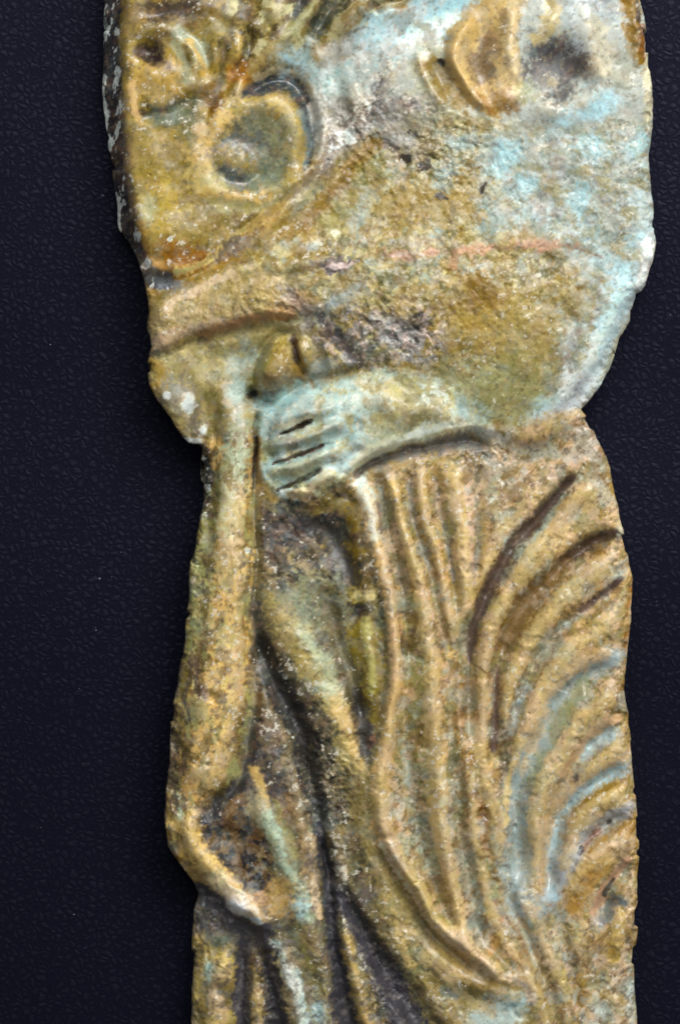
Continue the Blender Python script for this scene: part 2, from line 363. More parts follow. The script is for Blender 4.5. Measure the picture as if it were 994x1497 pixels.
# ---- eroded surface
crust = np.zeros_like(H)
for (cx, cy, rx, ry, s) in ((620,380,330,190,1.0),(300,460,100,60,0.9),(520,190,70,80,1.2),(870,280,110,150,0.8),(470,1150,90,130,0.9),(430,880,70,140,0.6),(340,1230,70,90,0.8),(330,1420,70,110,0.6),(620,520,120,60,0.8)):
    u = ((RX - cx) / rx) ** 2 + ((RY - cy) / ry) ** 2
    crust = np.maximum(crust, s * np.exp(-u))
n1 = fbm(RX, RY, 34, 31, 4); n2 = fbm(RX, RY, 11, 41, 4, 0.6)
knob = np.zeros_like(H)
for (cx, cy, rx, ry) in ((560,490,100,46),(525,205,46,56),(640,220,90,60),(470,1130,50,80),(700,660,50,20),(410,450,60,30)):
    knob = np.maximum(knob, np.exp(-(((RX - cx) / rx) ** 2 + ((RY - cy) / ry) ** 2)))
for cx, cy, rx, ry in ((570,1450,60,90),(490,1400,30,120),(390,1430,30,90),(330,1335,50,25)): knob = np.maximum(knob, .7 * np.exp(-(((RX - cx) / rx) ** 2 + ((RY - cy) / ry) ** 2)))
H += crust * (3.0 * n1 + 1.2 * n2) + knob * (2.6 * fbm(RX, RY, 10, 53, 3) - 3.0 * sst(.25, .65, fbm(RX, RY, 13, 55, 2)))
nick = sst(.2, .95, fbm(RX, RY, 24, 57, 3)) * sst(640, 720, RY)
H -= 2.6 * nick
H += 1.3 * fbm(RX, RY, 60, 61, 3) + 0.9 * fbm(RX, RY, 26, 63, 3) + 0.25 * fbm(RX, RY, 14, 71, 4, 0.5)
rng = np.random.RandomState(4)
for _ in range(110):                                  # pin holes and flaked specks
    x, y = rng.uniform(160, 940), rng.uniform(-60, 1540); r = rng.uniform(1.6, 3.6)
    dome(x, y, r, r * rng.uniform(0.7, 1.5), rng.uniform(0, 180), -rng.uniform(1, 3))
HF = H.copy()
# rounded arris and the broken side
arris = 16 * np.exp(-np.maximum(SD, 0) / (7 + 4 * fbm(RX, RY, 40, 143, 2)))
wall = np.clip((SD + 4.0) / 6.0, 0, 1) ** 0.7
side_n = 3.0 * fbm(RX, RY, 9, 81, 4)
Z = (H - arris + side_n * np.exp(-np.maximum(SD, 0) / 14)) * wall
Z = np.maximum(Z, 0.6)

# ------------------------------------------------------------------ glaze colours (sRGB triples as the glaze itself looks)
def lin(c):
    c = np.array(c, np.float32) / 255.0
    return np.where(c <= 0.04045, c / 12.92, ((c + 0.055) / 1.055) ** 2.4).astype(np.float32)
COL = np.zeros(RX.shape + (3,), np.float32)
GLS = np.full(RX.shape, 0.55, np.float32)                # how glassy the surface still is
def mix(W, m, c):
    m = np.clip(m, 0, 1)[..., None]; COL[W] = COL[W] * (1 - m) + lin(c) * m
ALL = (slice(0, NY), slice(0, NX))
TAN=(192,152,100); SAND=(206,170,124); GOLD=(164,124,50); OLIVE=(128,108,48); DOLIVE=(92,80,40); AMBER=(160,98,28); BROWN=(104,72,38); DARK=(60,50,48)
CHAR=(62,62,74); GREY=(132,130,128); BGREY=(146,158,166); BLUE=(160,186,200); CYAN=(156,204,222); AQUA=(150,182,180); PINK=(200,168,154); SALMON=(184,128,100); WHITE=(226,220,220); CREAM=(214,200,168); LILAC=(168,148,150); SAGE=(146,144,104)
seedc = [1000]
def brk(W, scale, amt, oct=4):
    seedc[0] += 17
    return (fbm(PX[W], PY[W], scale, seedc[0] % 400 + 100, oct, 0.72) + .45 * fbm(PX[W], PY[W], 5, seedc[0] % 300 + 150, 2)) * amt
def ps(pts, wv, c, a=0.8, soft=0.5, br=0.6, sc_=19, gl=None, ends=0):
    """glaze stroke along a line"""
    if c[2] >= c[0] - 12 and c[1] > 124 and soft > .45: soft, br, sc_ = .9, .75, 27
    mw = np.max(wv) * 2.8
    W, D, S, T = line(pts, mw)
    q = D / widths(T, wv) + brk(W, sc_, br)
    m = sst(1 + soft, 1 - soft, q) * min(1, a * 1.12)
    mix(W, m, c)
    if gl is not None: GLS[W] = GLS[W] * (1 - m) + gl * m
def pb(cx, cy, rx, ry, rot, c, a=0.8, soft=0.5, br=0.55, sc_=19, gl=None):
    if c[2] >= c[0] - 12 and c[1] > 124 and soft > .45: soft, br, sc_ = .8, .7, 27
    R = max(rx, ry)
    W = window([(cx - R, cy - R), (cx + R, cy + R)], R * 1.6)
    x = PX[W] - cx; y = PY[W] - cy; t = math.radians(rot)
    u = (x * math.cos(t) + y * math.sin(t)) / rx; v = (-x * math.sin(t) + y * math.cos(t)) / ry
    m = sst(1 + soft, 1 - soft, np.sqrt(u*u + v*v) + brk(W, sc_, br)) * min(1, a * 1.12)
    mix(W, m, c)
    if gl is not None: GLS[W] = GLS[W] * (1 - m) + gl * m
def pp(pts, c, a=0.8, soft=10, br=8, sc_=22):
    W, sd = poly(pts, soft + br + 6); mix(W, sst(-soft, soft, sd + brk(W, sc_, br)) * a, c)
def mottle(pts, c, a, scale, lo, hi, soft=14, stretch=(1, 1), rot=0):
    """scattered flecks of a colour inside an outline"""
    W, sd = poly(pts, soft + 6); seedc[0] += 13
    t = math.radians(rot); x = PX[W] * math.cos(t) + PY[W] * math.sin(t); y = -PX[W] * math.sin(t) + PY[W] * math.cos(t)
    n = fbm(x * stretch[0], y * stretch[1], scale, seedc[0] % 400 + 100, 4, 0.62)
    mix(W, sst(-soft, soft, sd) * sst(lo, hi, n) * a, c)
EVERY = [(100,-140),(1000,-140),(1000,1660),(100,1660)]
COL[:] = lin(GOLD)
mottle(EVERY, TAN, .7, 40, -.1, .5); mottle(EVERY, OLIVE, .6, 30, 0, .5)
#@@PAINT
# ---------- upper left curls
pp([(150,-130),(150,200),(190,360),(215,400),(300,390),(470,240),(470,120),(480,-130)], (148,120,50), .9)
mottle([(170,-130),(180,200),(205,398),(300,385),(460,250),(460,120),(470,-130)], (172,140,70), .7, 24, .0, .5)
mottle([(170,-130),(180,200),(205,398),(300,385),(460,250),(460,120),(470,-130)], (112,94,40), .7, 26, .1, .5)
pb(225,115,38,40,0,(182,144,76),.8); pb(204,62,16,24,0,(170,140,60),.7)
pb(221,77,19,16,15,(84,68,62),.9,.45,.4); pb(238,92,16,8,30,(80,58,60),.5)
ps([(262,44),(284,62),(298,92)],9,(140,146,134),.7); ps([(256,64),(272,96),(276,120)],8,(158,158,132),.6); ps([(278,60),(292,90),(298,110)],5,(184,146,76),.6)
ps([(210,168),(240,162),(270,150)],6,(88,62,56),.7); ps([(230,172),(262,164),(292,146)],12,(104,110,84),.8); pb(272,180,18,22,0,(112,112,76),.6)
ps([(196,120),(198,160),(206,180)],6,(206,164,116),.7)
pb(300,20,120,20,0,(126,94,44),.7,.6,.8); pb(250,12,44,12,-8,(78,64,58),.75,.5,.7); pb(330,16,14,10,0,(80,66,54),.7); pb(196,20,20,12,0,(150,112,56),.7)
ps([(352,50),(350,75),(342,100)],8,(186,148,74),.7); ps([(368,44),(362,82),(342,114)],6,(74,62,50),.75); ps([(326,62),(328,95),(316,140)],6,(96,82,36),.7)
pb(366,62,9,14,20,(58,50,44),.8); pb(385,30,12,10,0,(80,54,30),.6); pb(370,40,8,12,0,(206,150,60),.7); pb(312,40,20,14,0,(150,130,76),.6)
pb(310,140,20,26,20,(140,98,24),.75,gl=.8); pb(316,160,10,14,0,(150,90,20),.6); pb(352,106,20,14,-30,(176,112,34),.7,gl=.8)
ps([(286,190),(296,215),(288,240)],14,(124,112,62),.6)
pb(214,230,20,50,0,(164,138,66),.7); pb(236,300,34,40,0,(176,146,66),.8,gl=.8); pb(214,310,14,22,10,(168,166,140),.6); pb(300,330,40,18,-20,(150,126,66),.7)
ps([(222,386),(262,390),(296,380)],12,(180,118,30),.75,gl=.8); pb(262,372,32,16,0,(168,106,22),.75,.6,.5,gl=.85); ps([(206,330),(212,360),(224,392)],6,(190,140,62),.7)
pb(251,349,3.4,3.4,0,(250,246,226),.95,.3,.1)
# spiral
ps([(302,205),(296,250),(316,286),(360,296),(400,282)],14,(190,154,92),.85); ps([(310,190),(330,168),(350,156)],12,(196,160,106),.8); pb(288,186,14,10,0,(206,172,140),.6)
ps([(352,146),(386,120),(418,114),(446,138),(456,184),(448,228),(440,246)],[7,16,20,18,15,12,8],(72,76,80),1,.35,.25,gl=.75)
ps([(440,170),(448,200),(442,240)],7,(120,134,136),.7)
ps([(372,112),(402,102),(436,110),(462,142),(470,185),(462,230)],5,(190,168,130),.7); ps([(458,150),(468,180),(466,200)],6,(212,190,176),.8)
ps([(340,158),(372,148),(404,154),(430,184),(438,222),(430,256),(402,280)],9,(172,146,78),.85)
pb(386,180,36,24,30,(118,114,88),.75); pb(400,220,30,44,0,(132,130,96),.7)
pb(354,232,46,42,30,(98,98,90),.9,.3,.35,gl=.8); pb(388,250,34,26,-40,(126,130,106),.7); pb(346,236,26,20,25,(146,122,60),.9,.45,.5); pb(340,262,22,16,20,(92,96,96),.8)
pb(300,260,20,22,0,(184,156,96),.7); pb(318,270,24,12,30,(172,160,110),.6)
ps([(310,300),(350,308),(400,300),(430,280)],9,(150,138,86),.7)
ps([(262,396),(300,384),(340,350),(400,306),(446,270)],5,(206,176,118),.85)
ps([(330,376),(380,336),(440,290)],10,(160,116,46),.7); ps([(370,330),(430,290),(456,268)],8,(182,152,92),.6)
pb(352,362,30,12,-20,(116,104,96),.7,.5,.8)
# tufts and the pale valley
pb(450,20,110,50,-10,(140,122,66),.75); mottle([(340,-130),(340,60),(440,90),(560,30),(600,-130)],(186,176,140),.7,24,.05,.4); mottle([(340,-130),(340,60),(440,90),(560,30),(600,-130)],(96,76,34),.8,20,.1,.4)
ps([(446,-40),(441,0),(434,28)],11,(84,82,80),.85); ps([(512,-40),(500,-8),(480,22),(464,44)],12,(84,86,72),.8); ps([(400,30),(404,60),(384,84)],8,(168,146,88),.7)
ps([(462,0),(440,36),(410,66)],8,(158,154,116),.7); pb(405,50,8,12,30,(84,60,36),.7)
pp([(470,80),(540,40),(600,10),(640,-130),(960,-130),(960,190),(820,190),(720,190),(640,160),(560,170),(480,240),(462,180)], (172,174,172), .9)
ps([(416,84),(440,94),(462,110)],15,(158,180,188),.85); ps([(452,60),(446,90),(470,120)],8,(150,168,170),.6)
ps([(478,126),(500,120),(540,90)],14,(150,184,188),.7); pb(492,122,16,14,0,(140,184,186),.8)
ps([(560,60),(620,30),(690,-10)],24,(168,206,220),.8); ps([(600,64),(640,40),(670,30)],12,(212,222,226),.7); pb(550,40,26,26,0,(176,204,216),.7)
ps([(480,150),(530,100),(570,70)],[26,22,14],(186,178,172),.6); mottle([(470,60),(560,40),(700,-60),(700,60),(600,110),(480,240),(460,160)],(206,200,200),.6,26,.1,.5); mottle([(470,60),(560,40),(700,-60),(700,60),(600,110),(480,240),(460,160)],(156,144,132),.6,22,.15,.5)
pb(552,130,10,22,10,(98,92,98),.75,.5,.6); pb(546,150,8,12,0,(94,86,94),.7)
pp([(480,180),(520,150),(560,140),(640,160),(620,210),(560,230),(500,250),(450,300),(420,300),(460,250)],(168,152,144),.8)
mottle([(480,180),(520,150),(560,140),(640,160),(620,210),(560,230),(500,250),(440,300),(420,300),(460,250)],(228,212,204),.9,12,.05,.35); mottle([(480,180),(520,150),(560,140),(640,160),(620,230),(560,250),(440,300),(420,300),(460,250)],(112,100,98),.8,14,.2,.45)
# shells
pb(640,110,36,56,-20,(176,168,142),.7); ps([(630,100),(648,130),(670,152)],15,(160,128,62),.8); pb(620,86,8,10,0,(214,200,190),.7); pb(646,90,6,5,0,(70,56,40),.9)
pp([(690,14),(756,-30),(758,60),(752,130),(730,170),(694,140),(664,100),(662,50)],(188,152,96),.9,8,8); ps([(748,-10),(716,20),(700,60)],[24,26,18],(196,160,98),.7); ps([(700,22),(670,50),(661,82),(674,116),(694,146),(720,170)],9,(200,162,104),.9)
ps([(716,60),(706,90),(706,115)],15,(132,104,72),.75); pb(735,148,24,20,0,(160,116,50),.75,.6,.5); ps([(700,140),(720,168)],5,(176,120,44),.7); pb(748,156,12,9,0,(140,96,40),.6)
ps([(752,0),(749,50),(748,100),(752,130)],9,(206,178,138),.8); ps([(738,20),(732,70)],7,(160,130,90),.5)
pb(812,100,50,47,15,(112,104,106),.95,.45,.4,gl=.4); pb(820,70,26,10,0,(86,82,88),.5); pb(796,120,18,16,0,(138,128,120),.7); pb(810,122,8,7,0,(168,150,118),.7); pb(780,80,6,10,0,(120,130,130),.5)
ps([(800,4),(800,34),(790,54)],13,(196,172,126),.8); pb(768,136,18,16,0,(150,146,86),.6); pb(860,20,30,30,0,(176,186,196),.7); ps([(850,-10),(850,30),(858,70)],10,(214,214,222),.75); ps([(874,40),(880,100)],14,(186,172,150),.7); pb(878,0,24,20,0,(128,128,138),.6)
ps([(918,-40),(920,10),(924,50),(932,90)],[14,13,12,8],(174,130,44),.9); ps([(932,-10),(930,30)],4,(110,92,84),.8); ps([(934,40),(936,80)],5,(170,106,40),.8); pb(905,110,20,30,0,(156,150,130),.6)
ps([(840,180),(868,160),(884,140)],16,(172,204,218),.8); pb(850,196,30,14,-15,(186,206,220),.7)
ps([(944,80),(948,150),(944,220)],6,(198,186,160),.8); pb(905,190,24,20,0,(168,154,126),.7)
# ---------- sleeve
pp(SLEEVE, (156,136,78), .9)
SL = SLEEVE
mottle(SL,(176,142,72),.75,30,-.05,.4); mottle(SL,(150,158,146),.75,34,.0,.4); mottle(SL,(186,172,146),.6,20,.1,.5); mottle(SL,(170,150,140),.5,15,.2,.5); mottle(SL,(122,110,54),.7,18,.1,.45); mottle(SL,(190,170,124),.7,13,.15,.5); mottle(SL,(150,116,42),.6,16,.15,.5)
pp([(760,190),(960,190),(965,360),(930,430),(870,420),(800,340),(720,300),(700,220)],(166,172,170),.8,14,16)
RB=[(730,200),(950,190),(962,350),(930,430),(870,560),(800,640),(740,640),(820,500),(860,400),(740,320),(710,260)]
mottle(RB,(178,188,194),.7,30,0,.6); mottle(RB,(150,142,138),.7,18,.1,.45); mottle(RB,(172,156,108),.7,24,.2,.5); mottle(RB,(164,188,196),.5,34,.2,.7); mottle(RB,(196,190,186),.4,12,.3,.6); mottle(RB,(128,140,132),.5,24,.1,.5); mottle(RB,(158,148,110),.6,16,.2,.5)
for x,y,a,b in ((740,225,14,12),(860,216,24,14),(842,290,14,22),(930,210,10,16),(730,250,14,20),(770,270,16,10),(934,345,10,12)): pb(x,y,a,b,10,(160,196,208),.6,.5,.6)
for x,y,a,b in ((670,210,22,14),(660,260,16,22),(725,320,22,30),(700,395,20,12),(640,330,10,24)): pb(x,y,a,b,10,(144,160,162),.7,.5,.7)
pb(610,300,80,34,-10,(172,138,64),.7,.6,.8); pb(700,470,90,50,0,(166,134,66),.75,.6,.7); pb(700,430,34,28,30,(150,110,28),.7,.6,.8); pb(770,480,36,50,0,(170,144,84),.6); pb(680,580,90,40,-10,(158,156,118),.7); pb(750,560,40,60,0,(156,144,86),.6)
pb(572,186,36,22,0,(132,128,128),.75,.5,.8); pb(610,200,40,30,0,(150,138,116),.6); 
for x,y,a,b in ((602,196,8,5),(566,216,12,6),(592,232,9,6),(622,246,9,9),(706,280,4,9),(645,288,9,4)): pb(x,y,a,b,20,(78,66,58),.8,.4,.6,8)
ps([(540,214),(500,270),(450,320),(420,340)],13,(160,120,36),.8); ps([(556,240),(520,290),(480,330)],16,(154,138,70),.6); pb(586,212,20,10,0,(150,146,150),.5)
ps([(540,282),(530,310),(520,330)],10,(150,160,160),.5)
# crack with fired clay showing
ps([(560,376),(600,376),(650,372),(700,368),(760,368),(820,360),(880,378)],2.2,(150,112,88),.5,.6,1.0); pb(588,377,26,7,5,(182,136,112),.8,.5,.7,9); pb(588,375,10,4,5,(206,176,162),.6); pb(692,370,24,7,-8,(194,146,116),.85,.5,.7,9); pb(788,362,34,8,0,(184,136,108),.85,.5,.7,9); pb(630,370,12,6,0,(196,146,126),.7); pb(664,390,10,12,20,(176,124,92),.6)
pb(486,388,26,11,-6,(112,96,98),.85,.4,.7,9); pb(492,388,18,5,-4,(206,178,176),.8,.4,.6,8); pb(464,356,6,5,0,(200,192,180),.6); pb(490,342,5,5,0,(200,192,176),.6); pb(460,362,8,6,0,(150,164,172),.5)
# pinkish worn band at the left
pp([(236,436),(330,404),(400,400),(440,430),(400,462),(300,488),(222,516),(222,480)],(180,150,96),.7); mottle([(236,436),(330,404),(400,400),(440,430),(400,462),(300,488),(222,516),(222,480)],(196,164,130),.5,14,.1,.5)
ps([(244,448),(262,434),(300,420),(340,402)],7,(200,170,144),.65); ps([(226,504),(262,490),(300,480),(340,474)],9,(182,148,126),.65,.6,.9); ps([(300,488),(340,474),(380,468),(420,462)],7,(180,124,84),.75); ps([(224,516),(260,510),(300,496)],5,(92,74,70),.75)
mottle([(400,420),(480,430),(560,460),(640,470),(640,530),(560,540),(500,540),(460,500),(440,470)],(152,146,150),.85,22,-.2,.25); mottle([(400,420),(480,430),(560,450),(640,450),(640,530),(560,540),(500,540),(460,500),(440,470)],(92,84,86),.6,16,.1,.45); mottle([(440,450),(560,450),(640,450),(640,520),(560,530),(500,540),(460,500)],(192,164,156),.7,12,.2,.45)
ps([(470,470),(500,500),(520,524)],9,(86,80,86),.7,.6,.9); pb(610,470,12,10,0,(74,60,50),.8,.5,.7); pb(480,448,30,20,-20,(150,146,138),.5); ps([(480,450),(520,425)],9,(152,160,160),.6); pb(430,446,24,16,0,(184,138,110),.5)
# white and cyan lower right bevel
ps([(930,410),(908,470),(884,530),(846,590)],[12,18,20,18],(168,172,170),.7); ps([(912,400),(900,440),(884,480),(866,520)],[14,16,15,10],(182,210,222),.85); ps([(872,500),(850,550),(826,590)],[12,14,12],(206,212,220),.85); ps([(826,540),(824,570)],9,(236,236,240),.8); ps([(800,590),(786,620),(776,640)],13,(168,198,204),.7); ps([(852,560),(826,600),(780,640)],[12,16,14],(176,166,172),.8); ps([(944,360),(942,390),(934,416)],9,(226,208,214),.9,.4,.5); ps([(922,466),(904,500),(884,540)],6,(164,148,96),.85)
ps([(944,300),(944,360),(926,430),(898,500),(862,560),(820,610)],[10,15,20,22,22,18],(196,204,208),.4,.7,.7,22); ps([(700,632),(740,652),(790,648)],11,(204,196,190),.8); mottle([(690,620),(740,630),(800,620),(848,600),(800,680),(740,690),(700,680)],(214,202,198),.8,12,.0,.35)
# ---------- region under the sleeve, left: broken head of the band
pp([(214,520),(300,494),(380,478),(440,500),(380,590),(372,660),(300,650),(240,600)],(166,150,98),.85); mottle([(214,520),(300,494),(380,478),(440,500),(380,590),(372,660),(300,650),(240,600)],(190,166,112),.7,18,-.05,.4)
ps([(222,528),(240,546),(236,575)],9,(176,138,64),.7); pb(262,575,28,24,30,(146,138,124),.8); pb(276,592,10,16,10,(218,198,186),.9,.4,.4,9); pb(244,577,6,5,0,(232,230,224),.9,.3,.3,8); pb(286,622,16,18,0,(136,126,118),.7); ps([(272,642),(298,645)],4.5,(240,234,230),.95,.4,.4,8); pb(298,630,5,7,0,(224,218,214),.8)
ps([(306,548),(312,600),(312,640)],9,(140,124,64),.7); pb(355,525,30,22,0,(152,160,150),.8); ps([(334,560),(336,590)],7,(206,184,160),.8); ps([(350,560),(352,620),(348,660)],13,(164,178,172),.8)
pb(404,536,26,34,32,(158,128,46),.9,gl=.75); pb(414,556,22,16,0,(126,96,64),.6); pb(400,578,22,10,0,(104,84,84),.8); pb(384,540,8,26,30,(150,146,80),.6); pb(446,512,14,20,-20,(168,144,92),.85); ps([(428,496),(436,526)],5,(120,78,60),.8); pb(470,540,20,12,-30,(154,164,168),.6); pb(368,577,7,7,0,(46,40,40),.7)  # dark underside of the thumb tip: shade painted into the colour
# ---------- hand
pp(HAND,(180,200,198),.95,9,7); pp([(520,556),(600,550),(690,590),(690,620),(620,636),(556,640),(520,600)],(188,166,116),.85,14,12); mottle(HAND,(196,180,128),.85,20,.0,.35); mottle(HAND,(206,214,210),.6,16,.1,.5); mottle([(540,550),(710,560),(700,630),(560,660)],(150,136,84),.6,16,.1,.45); mottle(HAND,(150,178,182),.4,26,0,.5)
pb(430,592,44,22,-15,(160,190,198),.8); ps([(466,580),(462,640)],6,(178,164,112),.5); ps([(392,640),(430,650),(460,660)],7,(142,158,156),.5); pb(390,660,14,14,0,(164,156,96),.6); pb(424,650,18,8,-10,(118,134,144),.6); ps([(404,626),(424,622),(446,612)],4.5,(216,206,186),.85)
ps([(412,637),(430,630),(454,615)],[2,4,3.4],(86,58,42),.8,.4,.5,8); ps([(402,681),(432,670),(470,655)],[2,3.6,2.4],(98,62,42),.8,.4,.5,8); ps([(408,717),(436,705),(470,688)],[2,3.4,2.6],(80,60,48),.75,.4,.5,8)
ps([(410,696),(440,688),(466,676)],9,(170,188,168),.7); ps([(440,722),(470,712),(500,694)],10,(196,196,160),.8); ps([(480,690),(510,670),(530,655)],12,(186,200,204),.8)
ps([(508,694),(530,668),(556,652),(620,634),(690,626)],[8,9,8,8,7],(232,218,188),1,.5,.5); pb(560,636,24,12,-15,(186,196,180),.6); ps([(680,600),(700,630)],12,(130,148,150),.6)
ps([(374,640),(374,670),(380,700)],5,(124,84,58),.8)
# ---------- band
pp([(300,640),(376,640),(374,760),(370,900),(366,1040),(344,1150),(300,1200),(244,1250),(236,1160),(250,1040),(272,900),(284,790)],(178,142,82),.9)
BD=[(296,640),(376,640),(374,760),(370,900),(366,1040),(344,1150),(300,1200),(244,1250),(236,1160),(250,1040),(272,900),(284,790)]
mottle(BD,(204,164,106),.8,20,-.15,.3,10,(1.5,.6)); mottle(BD,(132,104,48),.7,20,.1,.45,10,(1.5,.6))
ps([(344,640),(338,700),(332,770)],[18,20,14],(170,180,156),.85); ps([(346,720),(336,790),(330,830)],9,(206,176,140),.7); pb(338,718,8,14,0,(214,196,176),.8); ps([(312,700),(306,760),(296,800)],9,(138,132,70),.7)
ps([(294,660),(297,700),(296,745)],[12,15,11],(70,62,58),1,.4,.4); mottle([(284,655),(304,655),(306,745),(286,750)],(222,220,216),.9,9,.2,.4,4)
ps([(296,780),(284,860),(278,930)],[12,12,10],(146,134,80),.85,.6,.8); ps([(276,850),(272,900)],5,(140,124,132),.7); ps([(310,820),(298,900),(284,980)],[12,14,12],(160,152,104),.7,.6,1.0); ps([(272,930),(262,1010),(254,1080),(250,1130)],[8,11,10,8],(136,112,40),.9,.6,.8); ps([(298,930),(290,1010),(276,1090)],[7,9,8],(116,84,58),.65,.6,1.2)
ps([(330,860),(330,960),(316,1050),(300,1120)],[16,20,22,18],(206,160,98),.8,.6,.6); ps([(356,880),(350,960),(338,1080)],5,(146,96,64),.5,.6,1.0); pb(338,1005,8,7,0,(94,70,72),.7); pb(333,847,6,6,0,(60,50,44),.9,.4,.8,6); pb(299,1012,7,9,0,(110,88,100),.6); pb(360,803,5,5,0,(232,220,196),.9,.3,.3)
ps([(254,1090),(252,1140)],9,(112,74,50),.7,.6,.9); ps([(262,1160),(264,1200)],8,(146,170,152),.8); pb(252,1242,12,10,30,(130,118,134),.8); pb(256,1215,14,14,0,(192,160,76),.7); ps([(292,1120),(282,1170)],14,(206,158,100),.7)
ps([(374,640),(372,720),(376,790),(370,870),(366,900)],[3,3,3,4,6],(66,52,44),.8,.4,.5); ps([(382,720),(382,790),(380,850)],[5,6,5],(150,112,82),.75); pb(392,800,8,20,0,(96,64,52),.5)
# ---------- skirt
pp(SKIRT,(172,140,84),.85)
LP=[(376,730),(440,738),(520,695),(550,770),(575,880),(575,1000),(550,1160),(560,1260),(600,1330),(640,1400),(640,1660),(440,1660),(380,1340),(300,1260),(300,1196),(366,1060),(372,900)]
pp(LP,(104,91,54),.92); mottle(LP,(104,92,58),.7,26,0,.4); mottle(LP,(158,132,82),.5,18,.15,.5); mottle(LP,(116,122,104),.6,24,.15,.5); mottle(LP,(78,68,56),.6,12,.25,.5)
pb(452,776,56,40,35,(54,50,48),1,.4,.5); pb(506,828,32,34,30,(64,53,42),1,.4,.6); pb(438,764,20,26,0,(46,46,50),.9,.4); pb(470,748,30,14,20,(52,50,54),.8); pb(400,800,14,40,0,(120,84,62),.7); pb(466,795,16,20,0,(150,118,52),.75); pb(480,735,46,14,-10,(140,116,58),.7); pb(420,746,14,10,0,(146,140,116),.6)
ps([(510,730),(524,790),(532,850)],[14,14,12],(152,120,40),.8); ps([(530,870),(534,960),(540,1050)],[18,22,16],(144,120,38),.85,.5,.5,gl=.8); pb(532,866,18,12,0,(186,164,110),.8); ps([(538,900),(540,960),(540,1010)],6,(160,152,92),.7); pb(526,894,10,14,20,(74,56,48),.85); pb(542,894,5,10,0,(90,70,50),.7)
pb(420,830,24,30,0,(140,120,84),.7); pb(412,810,14,16,0,(166,136,100),.6); pb(450,870,40,40,0,(122,124,98),.7,.6,.7); pb(410,800,8,14,0,(84,56,46),.5)
ps([(396,884),(430,940),(466,1000),(500,1070),(524,1130)],[16,19,20,18,13],(156,134,80),.75,.6,.8); ps([(440,920),(470,970),(490,1020)],12,(156,160,132),.6); pb(464,1008,12,9,0,(110,134,132),.7); ps([(492,1020),(510,1070),(526,1120)],9,(178,144,92),.6); ps([(484,880),(500,960),(516,1030)],10,(106,90,56),.7); pb(520,1040,12,34,-10,(80,54,42),.75); pb(536,1090,10,24,0,(74,62,56),.7); pb(542,1084,7,10,0,(160,104,84),.7)
ps([(372,890),(386,960),(406,1010),(430,1050)],[7,11,14,14],(74,72,74),.85,.5,.5); ps([(400,960),(440,1020),(466,1060),(480,1100)],[12,16,20,16],(60,60,50),.85,.5,.6); ps([(372,960),(378,1040),(390,1090)],[10,16,22],(112,78,48),.75); ps([(380,1060),(390,1100),(370,1140)],[18,22,14],(74,64,66),.85,.6,.7)
mottle([(395,985),(420,990),(450,1050),(470,1110),(480,1180),(450,1180),(420,1080)],(196,192,190),.85,8,.25,.45,6); 
pb(450,1150,40,60,-20,(104,86,60),.6); pb(410,1170,20,30,0,(122,88,52),.7); mottle([(420,1090),(480,1100),(500,1200),(460,1210)],(184,164,146),.7,8,.3,.5,8)
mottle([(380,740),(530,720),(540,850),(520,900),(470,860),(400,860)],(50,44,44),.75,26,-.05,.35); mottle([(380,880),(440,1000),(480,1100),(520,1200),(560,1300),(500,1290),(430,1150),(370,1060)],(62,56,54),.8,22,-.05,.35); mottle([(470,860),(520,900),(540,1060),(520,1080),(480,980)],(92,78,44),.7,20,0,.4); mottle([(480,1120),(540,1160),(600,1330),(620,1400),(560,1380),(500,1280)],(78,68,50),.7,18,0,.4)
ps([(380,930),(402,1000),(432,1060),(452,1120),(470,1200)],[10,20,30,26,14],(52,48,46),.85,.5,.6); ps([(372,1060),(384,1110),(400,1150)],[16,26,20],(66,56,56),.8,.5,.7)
# spotted hollow
pb(340,1220,50,74,-20,(112,78,40),.95,.4,.4); mottle([(296,1190),(340,1140),(372,1150),(390,1230),(394,1300),(360,1310),(310,1250)],(46,38,42),1,13,-.15,.12,8); ps([(300,1204),(320,1176),(350,1146),(362,1120)],8,(68,60,72),.85); ps([(372,1130),(384,1160),(384,1190)],8,(186,150,88),.7); pb(380,1180,16,26,0,(134,120,92),.7)
ps([(276,1190),(284,1240),(310,1270),(340,1300)],[10,12,11,10],(196,158,94),.85); ps([(318,1288),(340,1312),(360,1328)],10,(166,174,150),.8); pb(352,1320,25,13,36,(250,242,238),1,.3,.15,10,gl=.6); pb(366,1336,9,6,20,(206,220,224),.85); pb(376,1316,14,10,0,(186,134,90),.7)
ps([(392,1190),(414,1250),(436,1310),(444,1340)],[9,11,12,8],(142,156,138),.8); pb(440,1326,14,12,0,(154,176,180),.8); ps([(404,1170),(430,1250)],6,(140,130,70),.6); ps([(450,1230),(458,1280),(466,1330)],8,(190,160,130),.75,.5,.9); ps([(424,1170),(446,1230),(452,1280)],9,(136,104,70),.6); pb(410,1310,22,26,0,(184,144,82),.7)
ps([(372,1342),(396,1400),(416,1450),(436,1540)],[8,10,11,12],(200,174,130),.85); ps([(400,1380),(430,1440),(450,1497)],[6,9,12],(164,180,182),.75); ps([(418,1420),(432,1446)],7,(220,196,176),.8); ps([(440,1370),(462,1440),(474,1540)],14,(132,118,66),.8); pb(468,1480,10,30,-10,(150,170,178),.7)
